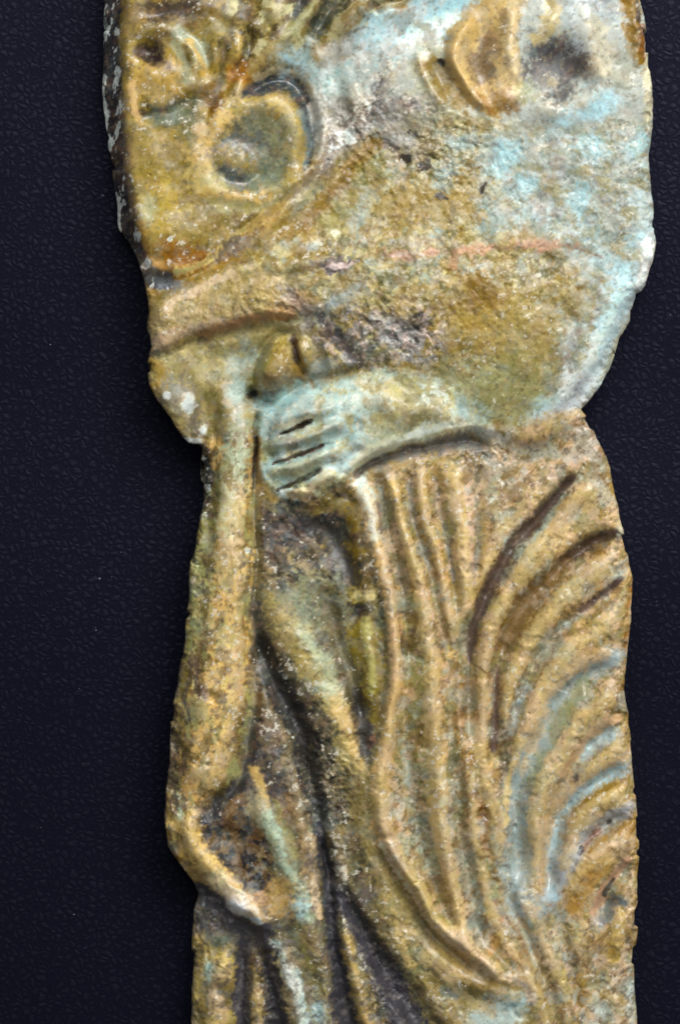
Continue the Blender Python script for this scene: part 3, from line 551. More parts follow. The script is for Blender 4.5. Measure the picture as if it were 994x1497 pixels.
# charcoal body where the glaze is lost, lower left
pp([(282,1296),(300,1306),(345,1336),(380,1356),(392,1420),(404,1500),(404,1660),(350,1660),(340,1420),(296,1380),(282,1350)],(80,76,80),.9,5,6); pb(306,1318,16,14,20,(112,106,110),.7); pb(300,1322,3,6,0,(206,204,204),.8)
pp([(276,1375),(300,1370),(340,1384),(348,1420),(338,1660),(270,1660)],(150,126,68),.9,6,8); pb(330,1420,14,20,0,(190,164,90),.8); pb(308,1424,10,16,0,(166,188,184),.8); pb(316,1452,20,10,0,(98,92,80),.7); pb(320,1486,20,16,0,(176,150,76),.8); ps([(284,1390),(282,1500)],6,(178,152,92),.6); pb(320,1378,24,10,-10,(112,120,100),.7)
ps([(372,1392),(374,1440),(372,1540)],9,(136,110,58),.8); pb(365,1398,10,20,0,(92,70,64),.6)
ps([(464,1196),(476,1260),(490,1310),(500,1335)],[7,9,9,7],(60,60,66),.9,.4,.5); ps([(500,1300),(522,1344),(552,1400),(588,1460),(636,1540)],[9,14,24,33,40],(68,66,76),1,.3,.2); ps([(480,1300),(488,1370),(502,1440),(520,1540)],[8,11,15,18],(68,68,80),1,.3,.25); mottle([(480,1210),(500,1230),(520,1350),(500,1360)],(196,180,170),.8,9,.2,.4,5); ps([(506,1370),(518,1420),(536,1497)],9,(166,136,80),.85); pb(516,1425,6,10,0,(200,164,130),.7)
ps([(530,1150),(548,1240),(590,1330),(640,1400)],[20,26,22,16],(140,118,66),.75,.6,.8); pb(532,1310,16,18,0,(84,80,80),.7); pb(480,1200,16,18,0,(112,112,104),.7); pb(510,1240,14,24,0,(110,96,60),.6)
# hanging folds
CF=[(545,690),(700,660),(705,760),(695,900),(690,1000),(720,1250),(760,1420),(700,1420),(620,1330),(560,1230),(555,1150),(580,1000),(570,860)]
pp(CF,(170,140,84),.8); mottle(CF,(140,132,88),.7,24,.0,.4,10,(2,.4)); mottle(CF,(196,158,104),.7,10,.0,.4,10,(1.6,.7))
ps(F_1,[12,11,10,10,10,10,11,12,13,12,9,7,5],(200,156,104),.85,.6,.6); ps([(528,704),(540,745),(550,780)],10,(186,192,186),.9); ps([(548,740),(556,772)],5,(140,112,106),.85); ps([(560,800),(570,850),(580,900)],6,(208,170,150),.7); ps([(578,900),(582,940),(576,990)],7,(206,156,132),.7); pb(556,1184,16,16,0,(150,136,80),.7); pb(584,1188,14,20,0,(206,176,156),.6); ps([(560,1236),(600,1304),(640,1352),(700,1402)],5,(216,182,164),.85); ps([(566,1200),(590,1260),(640,1340)],12,(164,140,80),.6); pb(560,1120,10,30,0,(192,158,100),.7); pb(578,962,10,12,0,(130,100,96),.5)
ps(F_A,[5,7,9,10,10,10,10,10,10,9,7],(206,164,110),.85,.6,.6); ps([(612,840),(622,880),(634,920)],6,(208,176,156),.7); ps([(638,1020),(642,1090),(646,1150)],8,(206,166,122),.7); ps([(648,1170),(654,1220)],8,(224,196,180),.85); ps([(652,1220),(664,1300),(690,1360)],7,(222,180,140),.8); ps([(666,1370),(696,1400)],9,(206,178,156),.7)
ps(F_B,5.5,(196,158,92),.85); ps([(634,790),(650,850),(660,900)],5,(206,160,100),.8)
ps([(662,690),(668,740),(676,810),(682,880)],[18,17,13,9],(192,160,108),.8,.6,.7); ps([(686,700),(690,760),(690,850)],7,(200,166,150),.7); ps([(696,690),(700,760),(698,830)],4,(126,120,112),.7)
ps([(552,700),(566,780),(584,850)],6,(138,134,126),.7); ps([(580,760),(592,850),(600,900)],6,(130,120,110),.6); ps([(598,700),(610,770),(630,850)],4,(134,126,120),.7); ps([(636,700),(648,760),(664,850)],4,(124,114,112),.7)
ps([(604,880),(612,960),(616,1060),(622,1150)],[10,13,15,14],(156,146,88),.75); ps([(596,1100),(606,1160)],7,(154,172,172),.6); pb(612,1206,12,14,0,(92,84,84),.8); ps([(622,1230),(634,1280)],[14,12],(160,166,152),.7); pb(648,1326,10,40,-10,(160,146,84),.5); pb(592,946,6,16,0,(84,72,72),.8)
ps([(664,1090),(672,1190),(680,1260)],[10,12,10],(142,130,98),.75); pb(682,1306,12,12,0,(92,66,48),.7); pb(694,1354,17,26,-15,(96,76,64),.85,.5,.4); ps([(690,1290),(702,1330)],6,(168,180,176),.75); pb(712,1392,30,24,20,(188,136,72),.75); ps([(690,1400),(724,1424),(764,1436)],6,(210,176,152),.8); pb(740,1400,20,10,30,(176,130,76),.6)
ps([(684,1000),(684,1080),(696,1160),(706,1240),(716,1280)],[9,10,10,9,7],(160,110,38),.8,.6,.6); ps([(704,1170),(712,1240)],4,(150,92,20),.7); ps([(712,1260),(722,1310)],7,(158,162,112),.6); ps([(724,1320),(736,1350)],6,(172,104,48),.8); ps([(704,970),(702,1080),(712,1170)],[8,9,10],(176,146,106),.7); ps([(724,1220),(746,1310),(776,1390),(800,1450)],[6,6,6,7],(152,166,164),.8); ps([(744,1340),(772,1400)],4,(166,118,64),.7)
# lower middle
BM=[(560,1300),(640,1400),(720,1440),(770,1440),(800,1540),(800,1660),(640,1660),(600,1480)]
pp(BM,(160,136,80),.8); mottle(BM,(134,130,96),.7,24,.05,.4,10,(1,1),30); mottle(BM,(186,156,106),.7,16,.1,.45); ps([(640,1420),(700,1450),(740,1466)],[8,8,6],(112,98,54),.6); pb(750,1464,26,14,0,(164,180,180),.85); pb(730,1488,40,14,0,(176,186,184),.8); ps([(748,1428),(768,1438),(776,1460)],7,(208,180,160),.85); pb(664,1450,18,8,20,(130,132,136),.6); pb(700,1436,24,8,10,(150,116,50),.6); ps([(620,1400),(680,1450),(720,1480)],6,(196,170,126),.5)
# right folds
RF=[(706,660),(850,604),(1000,700),(1000,1660),(800,1660),(790,1440),(740,1280),(720,1150),(690,1060),(690,930),(716,850)]
pp(RF,(188,152,98),.9); mottle(RF,(204,162,112),.7,12,-.05,.35); mottle(RF,(164,132,72),.6,26,.05,.45)
pp([(704,664),(780,650),(848,606),(880,660),(840,690),(780,750),(730,810),(716,760)],(192,158,124),.85,10,8); mottle([(704,664),(780,650),(848,606),(880,660),(840,690),(780,750),(730,810),(716,760)],(208,174,160),.7,14,0,.4); pb(800,660,40,14,-30,(176,132,84),.6); ps([(724,730),(732,770),(736,790)],9,(190,194,184),.7); pb(740,780,14,10,0,(196,190,170),.6); ps([(820,640),(846,612)],6,(150,122,104),.6)
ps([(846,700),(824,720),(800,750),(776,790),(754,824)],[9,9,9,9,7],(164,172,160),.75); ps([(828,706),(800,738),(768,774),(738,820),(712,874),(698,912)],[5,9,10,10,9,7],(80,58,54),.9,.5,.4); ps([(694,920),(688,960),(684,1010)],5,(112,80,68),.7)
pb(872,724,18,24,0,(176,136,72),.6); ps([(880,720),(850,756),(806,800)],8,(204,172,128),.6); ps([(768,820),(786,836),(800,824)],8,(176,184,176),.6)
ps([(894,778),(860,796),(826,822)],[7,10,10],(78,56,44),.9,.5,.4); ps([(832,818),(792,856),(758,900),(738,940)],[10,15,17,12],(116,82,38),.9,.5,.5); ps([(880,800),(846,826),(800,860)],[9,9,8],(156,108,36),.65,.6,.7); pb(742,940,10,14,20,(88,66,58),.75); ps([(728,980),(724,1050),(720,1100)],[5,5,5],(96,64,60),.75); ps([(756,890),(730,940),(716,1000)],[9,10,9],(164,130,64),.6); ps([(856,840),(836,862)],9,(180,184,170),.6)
ps([(906,846),(870,880),(852,892)],[6,6,5],(92,66,64),.8,.5,.4); pb(904,840,8,6,0,(164,172,164),.7); ps([(850,896),(820,920),(796,952)],[5,6,6],(140,140,130),.75); ps([(884,894),(860,914),(836,930)],6,(148,124,66),.6); ps([(820,930),(796,960),(780,984)],9,(160,136,104),.6); pb(826,960,10,10,0,(166,174,158),.6); pb(786,977,5,6,0,(124,62,52),.8); ps([(772,1004),(756,1040),(742,1070)],[7,8,7],(158,168,176),.8); ps([(744,1060),(738,1110),(740,1180)],[7,7,6],(112,86,56),.7); pb(752,977,4,4,0,(232,226,190),.9,.3,.3)
ps([(922,860),(922,920),(918,980)],[6,8,6],(178,116,40),.75); ps([(900,960),(864,986),(826,1016),(796,1060)],[9,11,11,10],(170,168,166),.8); ps([(890,990),(850,1020),(820,1060)],[7,8,8],(154,142,90),.6); pb(900,962,14,6,-20,(196,186,176),.7); ps([(780,1076),(766,1120),(754,1190),(752,1260)],[12,15,15,14],(160,174,178),.85); ps([(790,1090),(774,1160),(768,1230)],[12,14,12],(150,156,122),.6); ps([(754,1110),(750,1160)],4,(214,180,120),.7); ps([(860,1040),(890,1020),(914,1010)],9,(190,140,72),.7)
ps([(880,1070),(862,1090),(848,1104)],[7,8,6],(172,192,204),.8); ps([(900,1104),(866,1136),(846,1156),(830,1184)],[9,10,11,8],(166,180,186),.8); ps([(912,1128),(880,1148),(860,1170)],7,(168,128,50),.7); ps([(816,1140),(806,1200),(800,1260),(802,1320)],[7,9,9,8],(166,172,176),.75); ps([(836,1110),(812,1160),(796,1230),(788,1290)],[9,9,9,8],(206,166,106),.75); pb(842,1140,4,6,20,(90,60,60),.8); pb(877,1133,4,3,0,(90,60,60),.8); pb(810,1224,3,4,0,(70,60,60),.8)
ps([(916,1184),(890,1196),(868,1214)],[8,9,7],(178,170,176),.75); ps([(880,1200),(864,1222),(852,1240)],5,(172,118,98),.8); ps([(850,1240),(853,1230)],4,(80,52,56),.8); pb(891,1201,4,4,0,(80,56,60),.8); ps([(840,1250),(820,1280)],9,(176,168,178),.7); ps([(836,1206),(824,1240)],9,(196,152,112),.6)
ps([(910,1220),(880,1244),(862,1290),(850,1330)],[12,13,14,12],(184,134,64),.75,.6,.6); ps([(912,1256),(900,1280)],7,(202,164,148),.8); ps([(898,1286),(886,1308)],4,(100,60,52),.85); ps([(886,1316),(868,1344)],6,(190,122,90),.7); pb(916,1270,8,16,0,(160,152,128),.7); ps([(920,1318),(898,1322),(888,1340)],7,(112,114,112),.85); pb(888,1344,9,12,20,(148,162,170),.75); ps([(908,1336),(904,1370),(900,1396)],7,(190,148,62),.9); ps([(930,1180),(934,1250),(932,1310)],6,(188,142,60),.7)
BR=[(770,1290),(860,1340),(900,1400),(935,1380),(935,1660),(800,1660),(790,1430),(760,1340)]
pp(BR,(172,146,98),.8,14,12); mottle(BR,(160,166,164),.75,30,.0,.4,12,(1.4,.7)); mottle(BR,(182,138,64),.7,20,.1,.45,12,(1.6,.6)); mottle(BR,(198,168,130),.6,12,.1,.45); ps([(912,1400),(924,1440),(920,1497)],[12,12,10],(176,182,182),.75); pb(896,1440,10,18,0,(210,186,164),.75); ps([(760,1300),(780,1350),(800,1400)],12,(154,156,142),.7); ps([(790,1320),(800,1290)],14,(186,148,84),.6); ps([(856,1420),(860,1480)],8,(184,140,56),.6); pb(880,1480,18,14,0,(164,176,180),.6); ps([(824,1420),(834,1497)],5,(196,166,90),.6)
# shade under the sleeve's edge, painted as a grey strip along the hem
ps([(520,694),(548,676),(600,660),(650,650),(690,656),(712,668)],[4,7,9,11,12,9],(134,124,120),.8,.5,.6); pb(672,648,28,12,0,(120,116,118),.7); pb(560,690,8,20,0,(124,110,104),.5)
for reg in (RF, CF):
    mottle(reg,(148,138,92),.55,22,.0,.4,10,(1.3,.7),35); mottle(reg,(206,166,138),.6,15,.1,.45); mottle(reg,(146,108,52),.6,18,.15,.5,10,(1.3,.7),35); mottle(reg,(160,166,160),.45,26,.15,.5); mottle(reg,(112,88,60),.5,9,.35,.65)
# lower right: blue-grey glaze lies wide in the hollows, sandy lips above them, golden lobes between
BL1=[(899,962),(853,988),(815,1026),(793,1077),(777,1131),(762,1199),(760,1258),(768,1322)]
ps(BL1,[11,15,18,20,23,24,24,22],(156,164,166),.95,.6,.5,24); ps([(860,1000),(828,1040),(806,1090),(786,1150)],[8,11,12,12],(152,150,112),.7,.6,.8); ps([(770,1230),(776,1290)],12,(176,158,126),.5)
ps([(x-13,y-9) for x,y in BL1[:5]],[7,8,9,9,8],(208,172,132),.65,.7,.8); ps([(752,1110),(742,1170),(740,1210)],5,(218,184,126),.75)
ps([(891,1074),(861,1092),(848,1106)],[9,9,6],(170,180,184),.9,.6,.5); ps([(900,1050),(868,1070),(838,1104),(820,1130)],6,(212,168,128),.75)
BL2=[(908,1117),(880,1134),(853,1153),(824,1188),(806,1237),(804,1300)]
ps(BL2,[11,14,16,15,14,13],(158,174,182),.95,.6,.5,24); ps([(912,1106),(868,1124),(834,1152),(806,1196),(792,1240),(788,1300)],[7,8,9,9,9,8],(206,164,116),.65,.7,.8)
ps([(912,1142),(876,1160),(846,1188)],[7,8,7],(172,130,48),.85); ps([(922,1180),(890,1196),(862,1222),(834,1254),(814,1284)],[8,10,11,13,12],(172,168,172),.8,.6,.6,24); ps([(874,1212),(856,1240)],4,(156,100,84),.8); pb(851,1243,3,6,20,(70,50,52),.9); pb(890,1199,5,5,0,(84,62,60),.8); pb(842,1139,5,7,20,(92,66,58),.8)
ps([(918,1215),(884,1240),(862,1284),(842,1326)],[11,13,15,13],(186,138,70),.9,.6,.5); ps([(914,1254),(898,1280),(872,1330)],[6,6,6],(202,150,122),.8,.6,.7); ps([(899,1284),(888,1308)],3.4,(92,60,52),.9); ps([(918,1316),(898,1320),(884,1346)],[8,9,9],(118,122,122),.85); ps([(908,1338),(904,1370),(898,1398)],8,(196,156,70),.95)
mottle(BD,(124,100,50),.75,17,.05,.35,8,(1.4,.6)); mottle(BD,(150,146,96),.6,20,.15,.5,8,(1.4,.6)); mottle(BD,(100,80,66),.6,9,.35,.6,8)
# band's outer slope, stained
mottle([(262,960),(300,900),(300,1000),(280,1100),(262,1180),(240,1180),(246,1060)],(98,74,58),.8,15,.0,.35,6,(1.5,.6)); mottle([(276,780),(310,760),(300,900),(268,960)],(142,138,92),.8,16,-.1,.3,6)
# ---------- bare broken rim
frW = ALL
rim = np.zeros_like(H)
W, D, S, T = line([(158,-130),(158,40),(158,100),(158,160),(166,230),(174,300),(190,350),(214,396),(240,410)], 60)
rim[W] = sst(1.25, 0.75, D / np.interp(T, [0,.3,.5,.7,.85,1], [19,19,23,22,17,14]).astype(np.float32) + brk(W, 12, .3))
mix(ALL, rim * .95, (66,64,74)); GLS[:] = GLS * (1 - rim * .6)
mottle([(150,150),(185,150),(192,260),(200,330),(190,350),(165,300)],(104,78,66),.7,20,-.1,.3,6); pb(240,410,26,12,10,(128,128,134),.85)
n = fbm(RX, RY * .45, 11, 95, 4, .6) + 0.5 * sst(14, 0, SD)
mix(ALL, rim * sst(.42, .62, n) * .9, (214,206,208)); pb(153,42,4,16,0,(240,232,232),.95,.4,.3,8)
# bare pale body along all other edges, thin and broken
edge = sst(7, 1.5, SD + 3.5 * fbm(RX, RY, 18, 97, 3))
mix(ALL, edge * sst(330, 420, RY + 0 * RX) * (RX < 600) * .6, (122,108,96)); mix(ALL, edge * (RX > 600) * .4 * sst(-.2, .4, fbm(RX, RY, 30, 141, 3)), (200,184,160))
# rubbed crests: the glaze is worn to sandy paste where the relief stands proud
# local contrast of the painted colours raised against their surroundings
lg = np.log(np.clip(COL, .004, 1)); lb = np.stack([blur(lg[..., i], 46) for i in range(3)], -1)
dv = lg - lb; dm = dv.mean(-1, keepdims=True)
COL = np.exp(lb + 1.62 * dm + 1.04 * (dv - dm)); COL = np.clip(COL, .004, .86)
crest = 1.25 * (blur(HF, 3) - blur(HF, 20))
lpm = np.zeros_like(H); Wl, sdl = poly(LP, 20); lpm[Wl] = sst(-6, 14, sdl)
low = sst(640, 720, RY + 0.12 * (RX - 500)); rp = sst(560, 720, RX)
pool = sst(-1.0, -6.5, crest + 2.0 * fbm(RX, RY, 16, 98, 3)) * low * (0.10 + 0.06 * rp)
mix(ALL, pool, (146,146,124))                                 # thick greenish glaze lies in the hollows
wear = sst(1.2, 6, crest + 2.6 * fbm(RX, RY, 9, 99, 3)) * (0.25 + 0.75 * low) * 0.6 * (1 - .75 * lpm)
mix(ALL, wear, (220,186,128)); mix(ALL, wear * sst(.1, .5, fbm(RX, RY, 34, 96, 3)) * .7, (216,176,150))
# fine speckle of the crazed, dirt-filled glaze
sp = fbm(RX, RY, 6, 111, 3, .7); sp2 = fbm(RX, RY, 90, 113, 3)
COL *= (1 + 0.13 * sp + 0.10 * sp2 + 0.10 * fbm(RX, RY, 24, 131, 3))[..., None]
mix(ALL, sst(.15, .6, fbm(RX, RY, 13, 133, 3)) * .14, (150,160,166)); mix(ALL, sst(.2, .6, fbm(RX, RY, 12, 135, 3)) * .14, (190,140,118))
sp3 = fbm(RX, RY, 4.6, 117, 2); mix(ALL, sst(.5, .8, sp3) * .15, (222,192,140)); mix(ALL, sst(.6, .85, fbm(RX, RY, 5.2, 119, 2)) * .34, (64,50,40))
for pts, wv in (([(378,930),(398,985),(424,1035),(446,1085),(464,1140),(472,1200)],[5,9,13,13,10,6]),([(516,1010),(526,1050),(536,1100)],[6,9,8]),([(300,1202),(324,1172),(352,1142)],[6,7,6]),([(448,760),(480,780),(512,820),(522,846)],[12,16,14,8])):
    ps(pts, wv, (46,42,42), .7, .5, .9, 15)  # recess darkness painted into the colour along the deep grooves
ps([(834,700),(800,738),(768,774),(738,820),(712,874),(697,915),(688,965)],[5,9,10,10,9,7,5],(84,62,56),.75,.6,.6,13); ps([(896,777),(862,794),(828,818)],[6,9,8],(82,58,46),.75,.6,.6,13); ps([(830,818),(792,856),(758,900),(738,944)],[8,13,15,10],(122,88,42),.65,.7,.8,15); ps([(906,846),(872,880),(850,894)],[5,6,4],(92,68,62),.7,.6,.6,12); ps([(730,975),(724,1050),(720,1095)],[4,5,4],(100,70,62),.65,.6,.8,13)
lum = COL @ np.array([.3, .55, .15], np.float32); COL = np.clip(lum[..., None] + 1.05 * (COL - lum[..., None]), .004, .86)
COL *= np.array([.875, .94, .86], np.float32)
fl = fbm(RX, RY, 7, 151, 3, .7) + .06 * np.clip(crest, -2, 4)
fl += .25 * fbm(RX, RY, 70, 155, 2)
mix(ALL, sst(.9, 1.06, fl) * .6, (228,220,200)); GLS += sst(.3, .7, fbm(RX, RY, 9, 153, 3)) * .3  # pale flecks: worn specks and tiny wet glints, both painted into the colour
for pts, wv in (([(500,1310),(530,1368),(560,1424),(590,1478),(640,1560)],[5,10,18,27,34]),([(478,1290),(487,1350),(493,1400),(505,1470),(520,1560)],[5,8,12,15,18]),([(466,1205),(478,1260),(490,1300),(502,1324)],[4,7,7,6]),([(386,1350),(391,1406),(403,1470),(412,1560)],[10,13,15,17]),([(358,1378),(351,1430),(350,1560)],[8,9,10])):
    ps(pts, wv, (58,55,60), .88, .45, .7, 14, gl=.3)
ps([(290,1304),(320,1326),(352,1352),(384,1362)],[9,14,15,12],(72,68,70),.9,.4,.4,14,gl=.3); mottle([(286,1300),(330,1320),(370,1345),(330,1350),(290,1330)],(146,140,142),.7,9,.1,.5,5)
pb(348,1326,14,9,32,(252,242,236),1,.5,.25,10,gl=.6); pb(372,1342,9,5,30,(210,220,222),.9,.4,.3,10)
LOWP = [(270,1290),(400,1340),(470,1190),(510,1290),(640,1480),(650,1660),(260,1660)]
mottle(LOWP,(112,104,98),.5,9,.25,.6,6); mottle(LOWP,(40,37,38),.5,12,.2,.55,6)
GLS *= 1 - .45 * lpm
COL = np.clip(COL, 0.004, 0.85)
GLS = np.clip(GLS + .25 * fbm(RX, RY, 20, 121, 3) - .5 * crust * .5, 0, 1)
#@@END

# ------------------------------------------------------------------ materials
def nodes(name):
    m = bpy.data.materials.new(name); m.use_nodes = True
    return m, m.node_tree, m.node_tree.nodes['Principled BSDF']
def link(t, a, b): t.links.new(a, b)

gm, t, b = nodes('weathered_glaze')
ac = t.nodes.new('ShaderNodeAttribute'); ac.attribute_name = 'glaze'
ag = t.nodes.new('ShaderNodeAttribute'); ag.attribute_name = 'gloss'
tc = t.nodes.new('ShaderNodeTexCoord')
n1 = t.nodes.new('ShaderNodeTexNoise'); n1.inputs['Scale'].default_value = 1900; n1.inputs['Detail'].default_value = 5; n1.inputs['Roughness'].default_value = .7
link(t, tc.outputs['Object'], n1.inputs['Vector'])
mr = t.nodes.new('ShaderNodeMapRange'); mr.inputs[1].default_value = .3; mr.inputs[2].default_value = .7; mr.inputs[3].default_value = .88; mr.inputs[4].default_value = 1.10
link(t, n1.outputs[0], mr.inputs[0])
mx = t.nodes.new('ShaderNodeVectorMath'); mx.operation = 'SCALE'
link(t, ac.outputs['Color'], mx.inputs[0]); link(t, mr.outputs[0], mx.inputs['Scale']); link(t, mx.outputs[0], b.inputs['Base Color'])
rr = t.nodes.new('ShaderNodeMapRange'); rr.inputs[3].default_value = .62; rr.inputs[4].default_value = .2
link(t, ag.outputs['Fac'], rr.inputs[0]); link(t, rr.outputs[0], b.inputs['Roughness'])
n2 = t.nodes.new('ShaderNodeTexNoise'); n2.inputs['Scale'].default_value = 900; n2.inputs['Detail'].default_value = 6; n2.inputs['Roughness'].default_value = .65
link(t, tc.outputs['Object'], n2.inputs['Vector'])
bp = t.nodes.new('ShaderNodeBump'); bp.inputs['Strength'].default_value = .14; bp.inputs['Distance'].default_value = .0005
link(t, n2.outputs[0], bp.inputs['Height']); link(t, bp.outputs[0], b.inputs['Normal'])
b.inputs['Specular IOR Level'].default_value = .5

lm, t, b = nodes('black_leather')
tc = t.nodes.new('ShaderNodeTexCoord')
wn = t.nodes.new('ShaderNodeTexNoise'); wn.inputs['Scale'].default_value = 260; wn.inputs['Detail'].default_value = 2
link(t, tc.outputs['Object'], wn.inputs['Vector'])
sb = t.nodes.new('ShaderNodeVectorMath'); sb.operation = 'MULTIPLY_ADD'; sb.inputs[1].default_value = (.0034, .0034, .0034)
link(t, wn.outputs['Color'], sb.inputs[0]); link(t, tc.outputs['Object'], sb.inputs[2])
vo = t.nodes.new('ShaderNodeTexVoronoi'); vo.feature = 'SMOOTH_F1'; vo.inputs['Scale'].default_value = 470; vo.inputs['Smoothness'].default_value = .35
link(t, sb.outputs[0], vo.inputs['Vector'])
ve = t.nodes.new('ShaderNodeTexVoronoi'); ve.feature = 'DISTANCE_TO_EDGE'; ve.inputs['Scale'].default_value = 470
link(t, sb.outputs[0], ve.inputs['Vector'])
er = t.nodes.new('ShaderNodeMapRange'); er.interpolation_type = 'SMOOTHSTEP'; er.inputs[1].default_value = 0; er.inputs[2].default_value = .5
link(t, ve.outputs['Distance'], er.inputs[0])
fn = t.nodes.new('ShaderNodeTexNoise'); fn.inputs['Scale'].default_value = 2600; fn.inputs['Detail'].default_value = 4
link(t, tc.outputs['Object'], fn.inputs['Vector'])
ad = t.nodes.new('ShaderNodeMath'); ad.operation = 'MULTIPLY_ADD'; ad.inputs[1].default_value = .35
link(t, fn.outputs[0], ad.inputs[0]); link(t, er.outputs[0], ad.inputs[2])
bp = t.nodes.new('ShaderNodeBump'); bp.inputs['Strength'].default_value = .45; bp.inputs['Distance'].default_value = .00022
link(t, ad.outputs[0], bp.inputs['Height']); link(t, bp.outputs[0], b.inputs['Normal'])
ds = t.nodes.new('ShaderNodeTexNoise'); ds.inputs['Scale'].default_value = 700; ds.inputs['Detail'].default_value = 1
link(t, tc.outputs['Object'], ds.inputs['Vector'])
dr = t.nodes.new('ShaderNodeMapRange'); dr.inputs[1].default_value = .82; dr.inputs[2].default_value = .86
link(t, ds.outputs[0], dr.inputs[0])
cm = t.nodes.new('ShaderNodeMix'); cm.data_type = 'RGBA'
cm.inputs['A'].default_value = (.0030, .0033, .0085, 1); cm.inputs['B'].default_value = (.16, .17, .2, 1)
link(t, dr.outputs[0], cm.inputs['Factor']); link(t, cm.outputs['Result'], b.inputs['Base Color'])
b.inputs['Roughness'].default_value = .47; ls = t.nodes.new('ShaderNodeMapRange'); ls.inputs[3].default_value = .10; ls.inputs[4].default_value = .23; link(t, er.outputs[0], ls.inputs[0]); link(t, ls.outputs[0], b.inputs['Specular IOR Level']); b.inputs['Specular Tint'].default_value = (.72, .74, 1, 1)

# ------------------------------------------------------------------ the leather the relief lies on
def leather():
    nx, ny = 130, 170
    xs = np.linspace(-.26, .26, nx); ys = np.linspace(-.34, .34, ny)
    xx, yy = np.meshgrid(xs, ys)
    zz = .0007 * fbm(xx.astype(np.float32) / U, yy.astype(np.float32) / U, 420, 201, 2) - .0009
    v = np.stack([xx, yy, zz], -1).reshape(-1, 3)
    i = np.arange(nx * ny).reshape(ny, nx)
    f = np.stack([i[:-1, :-1], i[:-1, 1:], i[1:, 1:], i[1:, :-1]], -1).reshape(-1, 4)
    me = bpy.data.meshes.new('leather_surface'); me.from_pydata(v.tolist(), [], f.tolist()); me.materials.append(lm)
    me.polygons.foreach_set('use_smooth', [True] * len(me.polygons))
    o = bpy.data.objects.new('leather_surface', me); sc.collection.objects.link(o)
    o['kind'] = 'structure'; o['label'] = 'black pebble-grained leather under the relief'
leather()

# ------------------------------------------------------------------ parts of the relief, cut from one continuous carved surface
names = ['slab']; parent_of = {0: None}
LAB = np.zeros(RX.shape, np.int16)
def part(name, parent=None):
    names.append(name); k = len(names) - 1; parent_of[k] = parent; return k
def claim_poly(k, pts, only=None):
    W, sd = poly(pts, 4); m = sd > 0
    if only is not None: m &= np.isin(LAB[W], only)
    LAB[W] = np.where(m, k, LAB[W])
def claim_line(k, pts, wv, only=None):
    W, D, S, T = line(pts, np.max(wv)); m = D < widths(T, wv)
    if only is not None: m &= np.isin(LAB[W], only)
    LAB[W] = np.where(m, k, LAB[W])
k_skirt = part('skirt'); claim_poly(k_skirt, SKIRT)
k_sleeve = part('sleeve'); claim_poly(k_sleeve, SLEEVE)
k_band = part('held_band'); claim_poly(k_band, BD)
k_head = part('band_end'); claim_poly(k_head, [(214,520),(300,496),(360,486),(376,560),(372,645),(300,650),(240,600)], [0])
k_hand = part('hand'); claim_poly(k_hand, HAND)
for pts, wv in (([(384,626),(420,606),(462,596)],15),([(386,654),(430,642),(472,634)],12),([(396,692),(434,682),(476,668)],11),([(422,720),(462,708),(502,690)],11)):
    claim_line(part('finger', k_hand), pts, wv, [k_hand])
k_th = part('thumb', k_hand); claim_poly(k_th, [(368,560),(376,520),(400,495),(428,498),(438,526),(428,566),(400,588),(378,582)])
k_sp = part('spiral_curl'); claim_poly(k_sp, [(290,240),(306,180),(352,130),(402,100),(440,108),(468,150),(470,200),(440,270),(390,296),(330,298)])
k = part('spiral_centre', k_sp); claim_poly(k, [(306,234),(318,196),(356,178),(400,182),(424,214),(416,252),(384,276),(336,274)], [k_sp])
k_sm = part('small_curl'); claim_poly(k_sm, [(186,100),(192,52),(220,34),(260,38),(288,70),(296,110),(276,146),(230,164),(196,160)])
for pts in ([(352,42),(350,72),(338,104)],[(415,-60),(412,0),(404,58),(386,90)],[(464,-50),(460,0),(440,36),(408,70)],[(552,-50),(530,8),(500,40),(468,80)]):
    claim_line(part('hair_tuft'), pts, 12, [0])
k = part('shell'); claim_poly(k, [(700,14),(752,0),(752,60),(750,110),(758,152),(740,168),(718,176),(690,150),(666,116),(654,82),(664,48)])
k = part('shell'); claim_poly(k, [(606,74),(640,62),(654,82),(664,114),(690,152),(700,168),(660,166),(630,146)], [0, k_sleeve])
k = part('round_hollow'); claim_poly(k, [(766,100),(776,64),(812,50),(846,62),(862,100),(850,138),(814,152),(778,138)], [0, k_sleeve])
for pts, wv in ((F_1,14),(F_A,12),(F_B,8),(F_C,15),(F_E,10),(F_Y,10),(R_1,15),(R_2,17),(R_3,17),(R_4,17),(R_5,10),(R_6,14),(R_7,15),
                ([(392,870),(424,930),(462,990),(496,1050),(524,1120),(540,1190)],17),([(508,730),(526,800),(536,870),(540,960),(540,1040)],15),
                ([(282,1178),(276,1220),(296,1258),(334,1296),(372,1336),(400,1392),(424,1450),(446,1540)],14),([(376,1150),(392,1200),(420,1260),(440,1320),(470,1400),(482,1480),(490,1540)],13),
                ([(312,1390),(322,1410),(316,1450),(312,1540)],18),([(372,1390),(374,1440),(372,1540)],9),([(504,1350),(512,1400),(534,1480),(550,1540)],9),([(600,1390),(680,1424),(740,1450),(770,1480)],18)):
    claim_line(part('fold', k_skirt), pts, wv, [k_skirt])
LAB[SD < 7] = 0

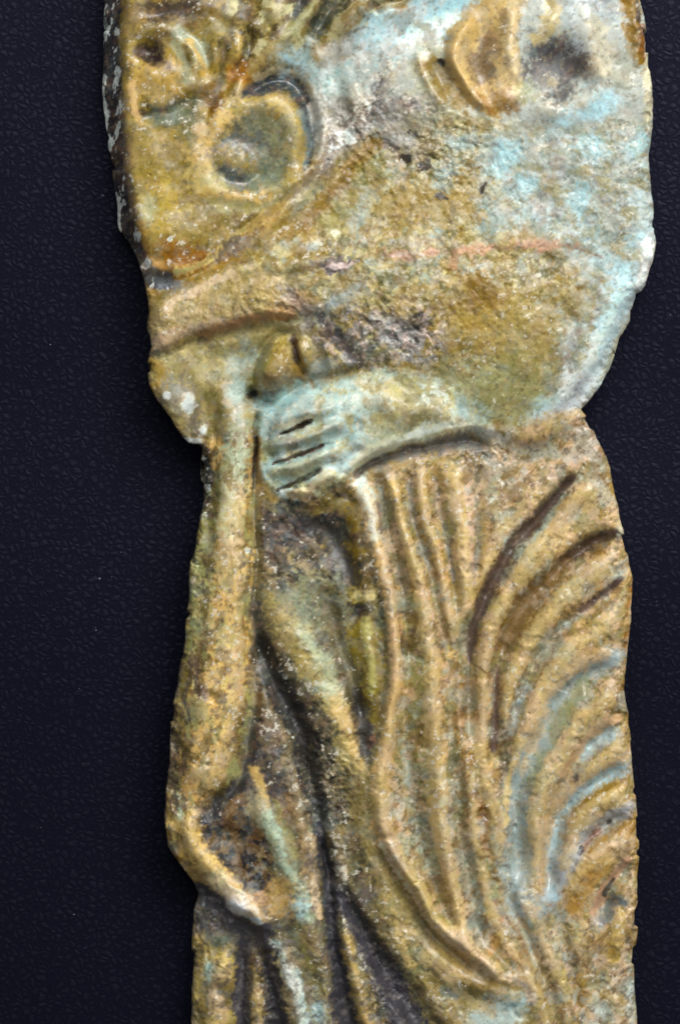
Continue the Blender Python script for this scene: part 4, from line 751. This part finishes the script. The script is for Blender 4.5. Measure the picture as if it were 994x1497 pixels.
# the broken side is upright and a little undercut: its points move in under the face
sdb = blur(SD, 4); sy, sx = np.gradient(sdb, STEP); sl = np.sqrt(sx * sx + sy * sy) + .15
inn = np.clip(1.5 - SD, 0, 8) * 1.25
MX = RX + inn * sx / sl; MY = RY + inn * sy / sl
POS = np.stack([(MX - CX) * U, (CY - MY) * U, Z * U], -1)
da = np.gradient(POS, axis=1); db_ = np.gradient(POS, axis=0)
NRM = np.cross(db_, da); NRM /= np.linalg.norm(NRM, axis=-1, keepdims=True) + 1e-12
inside = SD > -5
cell = inside[:-1, :-1] | inside[1:, :-1] | inside[:-1, 1:] | inside[1:, 1:]
cl = LAB[:-1, :-1]
idx = np.arange(NX * NY).reshape(NY, NX)
root = bpy.data.objects.new('relief_fragment', None); sc.collection.objects.link(root)
root.empty_display_size = .02
root['label'] = 'broken glazed relief plaque of a draped figure with closed hand, lying on black leather'; root['category'] = 'relief fragment'
objs = {}
P3 = POS.reshape(-1, 3); N3 = NRM.reshape(-1, 3); C3 = COL.reshape(-1, 3); G1_ = GLS.reshape(-1)
for k in range(len(names)):
    m = cell & (cl == k)
    jj, ii = np.nonzero(m)
    if len(jj) == 0: continue
    q = np.stack([idx[jj + 1, ii], idx[jj + 1, ii + 1], idx[jj, ii + 1], idx[jj, ii]], -1)
    u, inv = np.unique(q, return_inverse=True); inv = inv.reshape(-1, 4)
    me = bpy.data.meshes.new(names[k]); nv, nf = len(u), len(inv)
    v = P3[u]
    me.vertices.add(nv); me.vertices.foreach_set('co', v.astype(np.float32).ravel())
    me.loops.add(nf * 4); me.loops.foreach_set('vertex_index', inv.astype(np.int32).ravel())
    me.polygons.add(nf); me.polygons.foreach_set('loop_start', np.arange(nf, dtype=np.int32) * 4)
    me.update(calc_edges=True)
    me.polygons.foreach_set('use_smooth', np.ones(nf, bool))
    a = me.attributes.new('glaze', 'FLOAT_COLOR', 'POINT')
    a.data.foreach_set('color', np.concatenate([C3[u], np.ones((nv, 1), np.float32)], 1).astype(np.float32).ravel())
    a = me.attributes.new('gloss', 'FLOAT', 'POINT'); a.data.foreach_set('value', G1_[u].astype(np.float32))
    me.normals_split_custom_set_from_vertices(N3[u].tolist())
    me.materials.append(gm)
    o = bpy.data.objects.new(names[k], me); sc.collection.objects.link(o)
    objs[k] = o
plabel = {'hand': 'closed hand in pale turquoise glaze', 'held_band': 'long ochre band hanging from the closed hand', 'sleeve': 'broad mottled olive and blue sleeve', 'spiral_curl': 'large round curl with grey-olive hollow centre', 'slab': 'bare dark broken edge and ground of the plaque', 'round_hollow': 'dark grey round hollow in pale glaze'}
for k, o in objs.items():
    if names[k] in plabel: o['label'] = plabel[names[k]]
    p = parent_of[k]
    o.parent = root if p is None else objs[p]
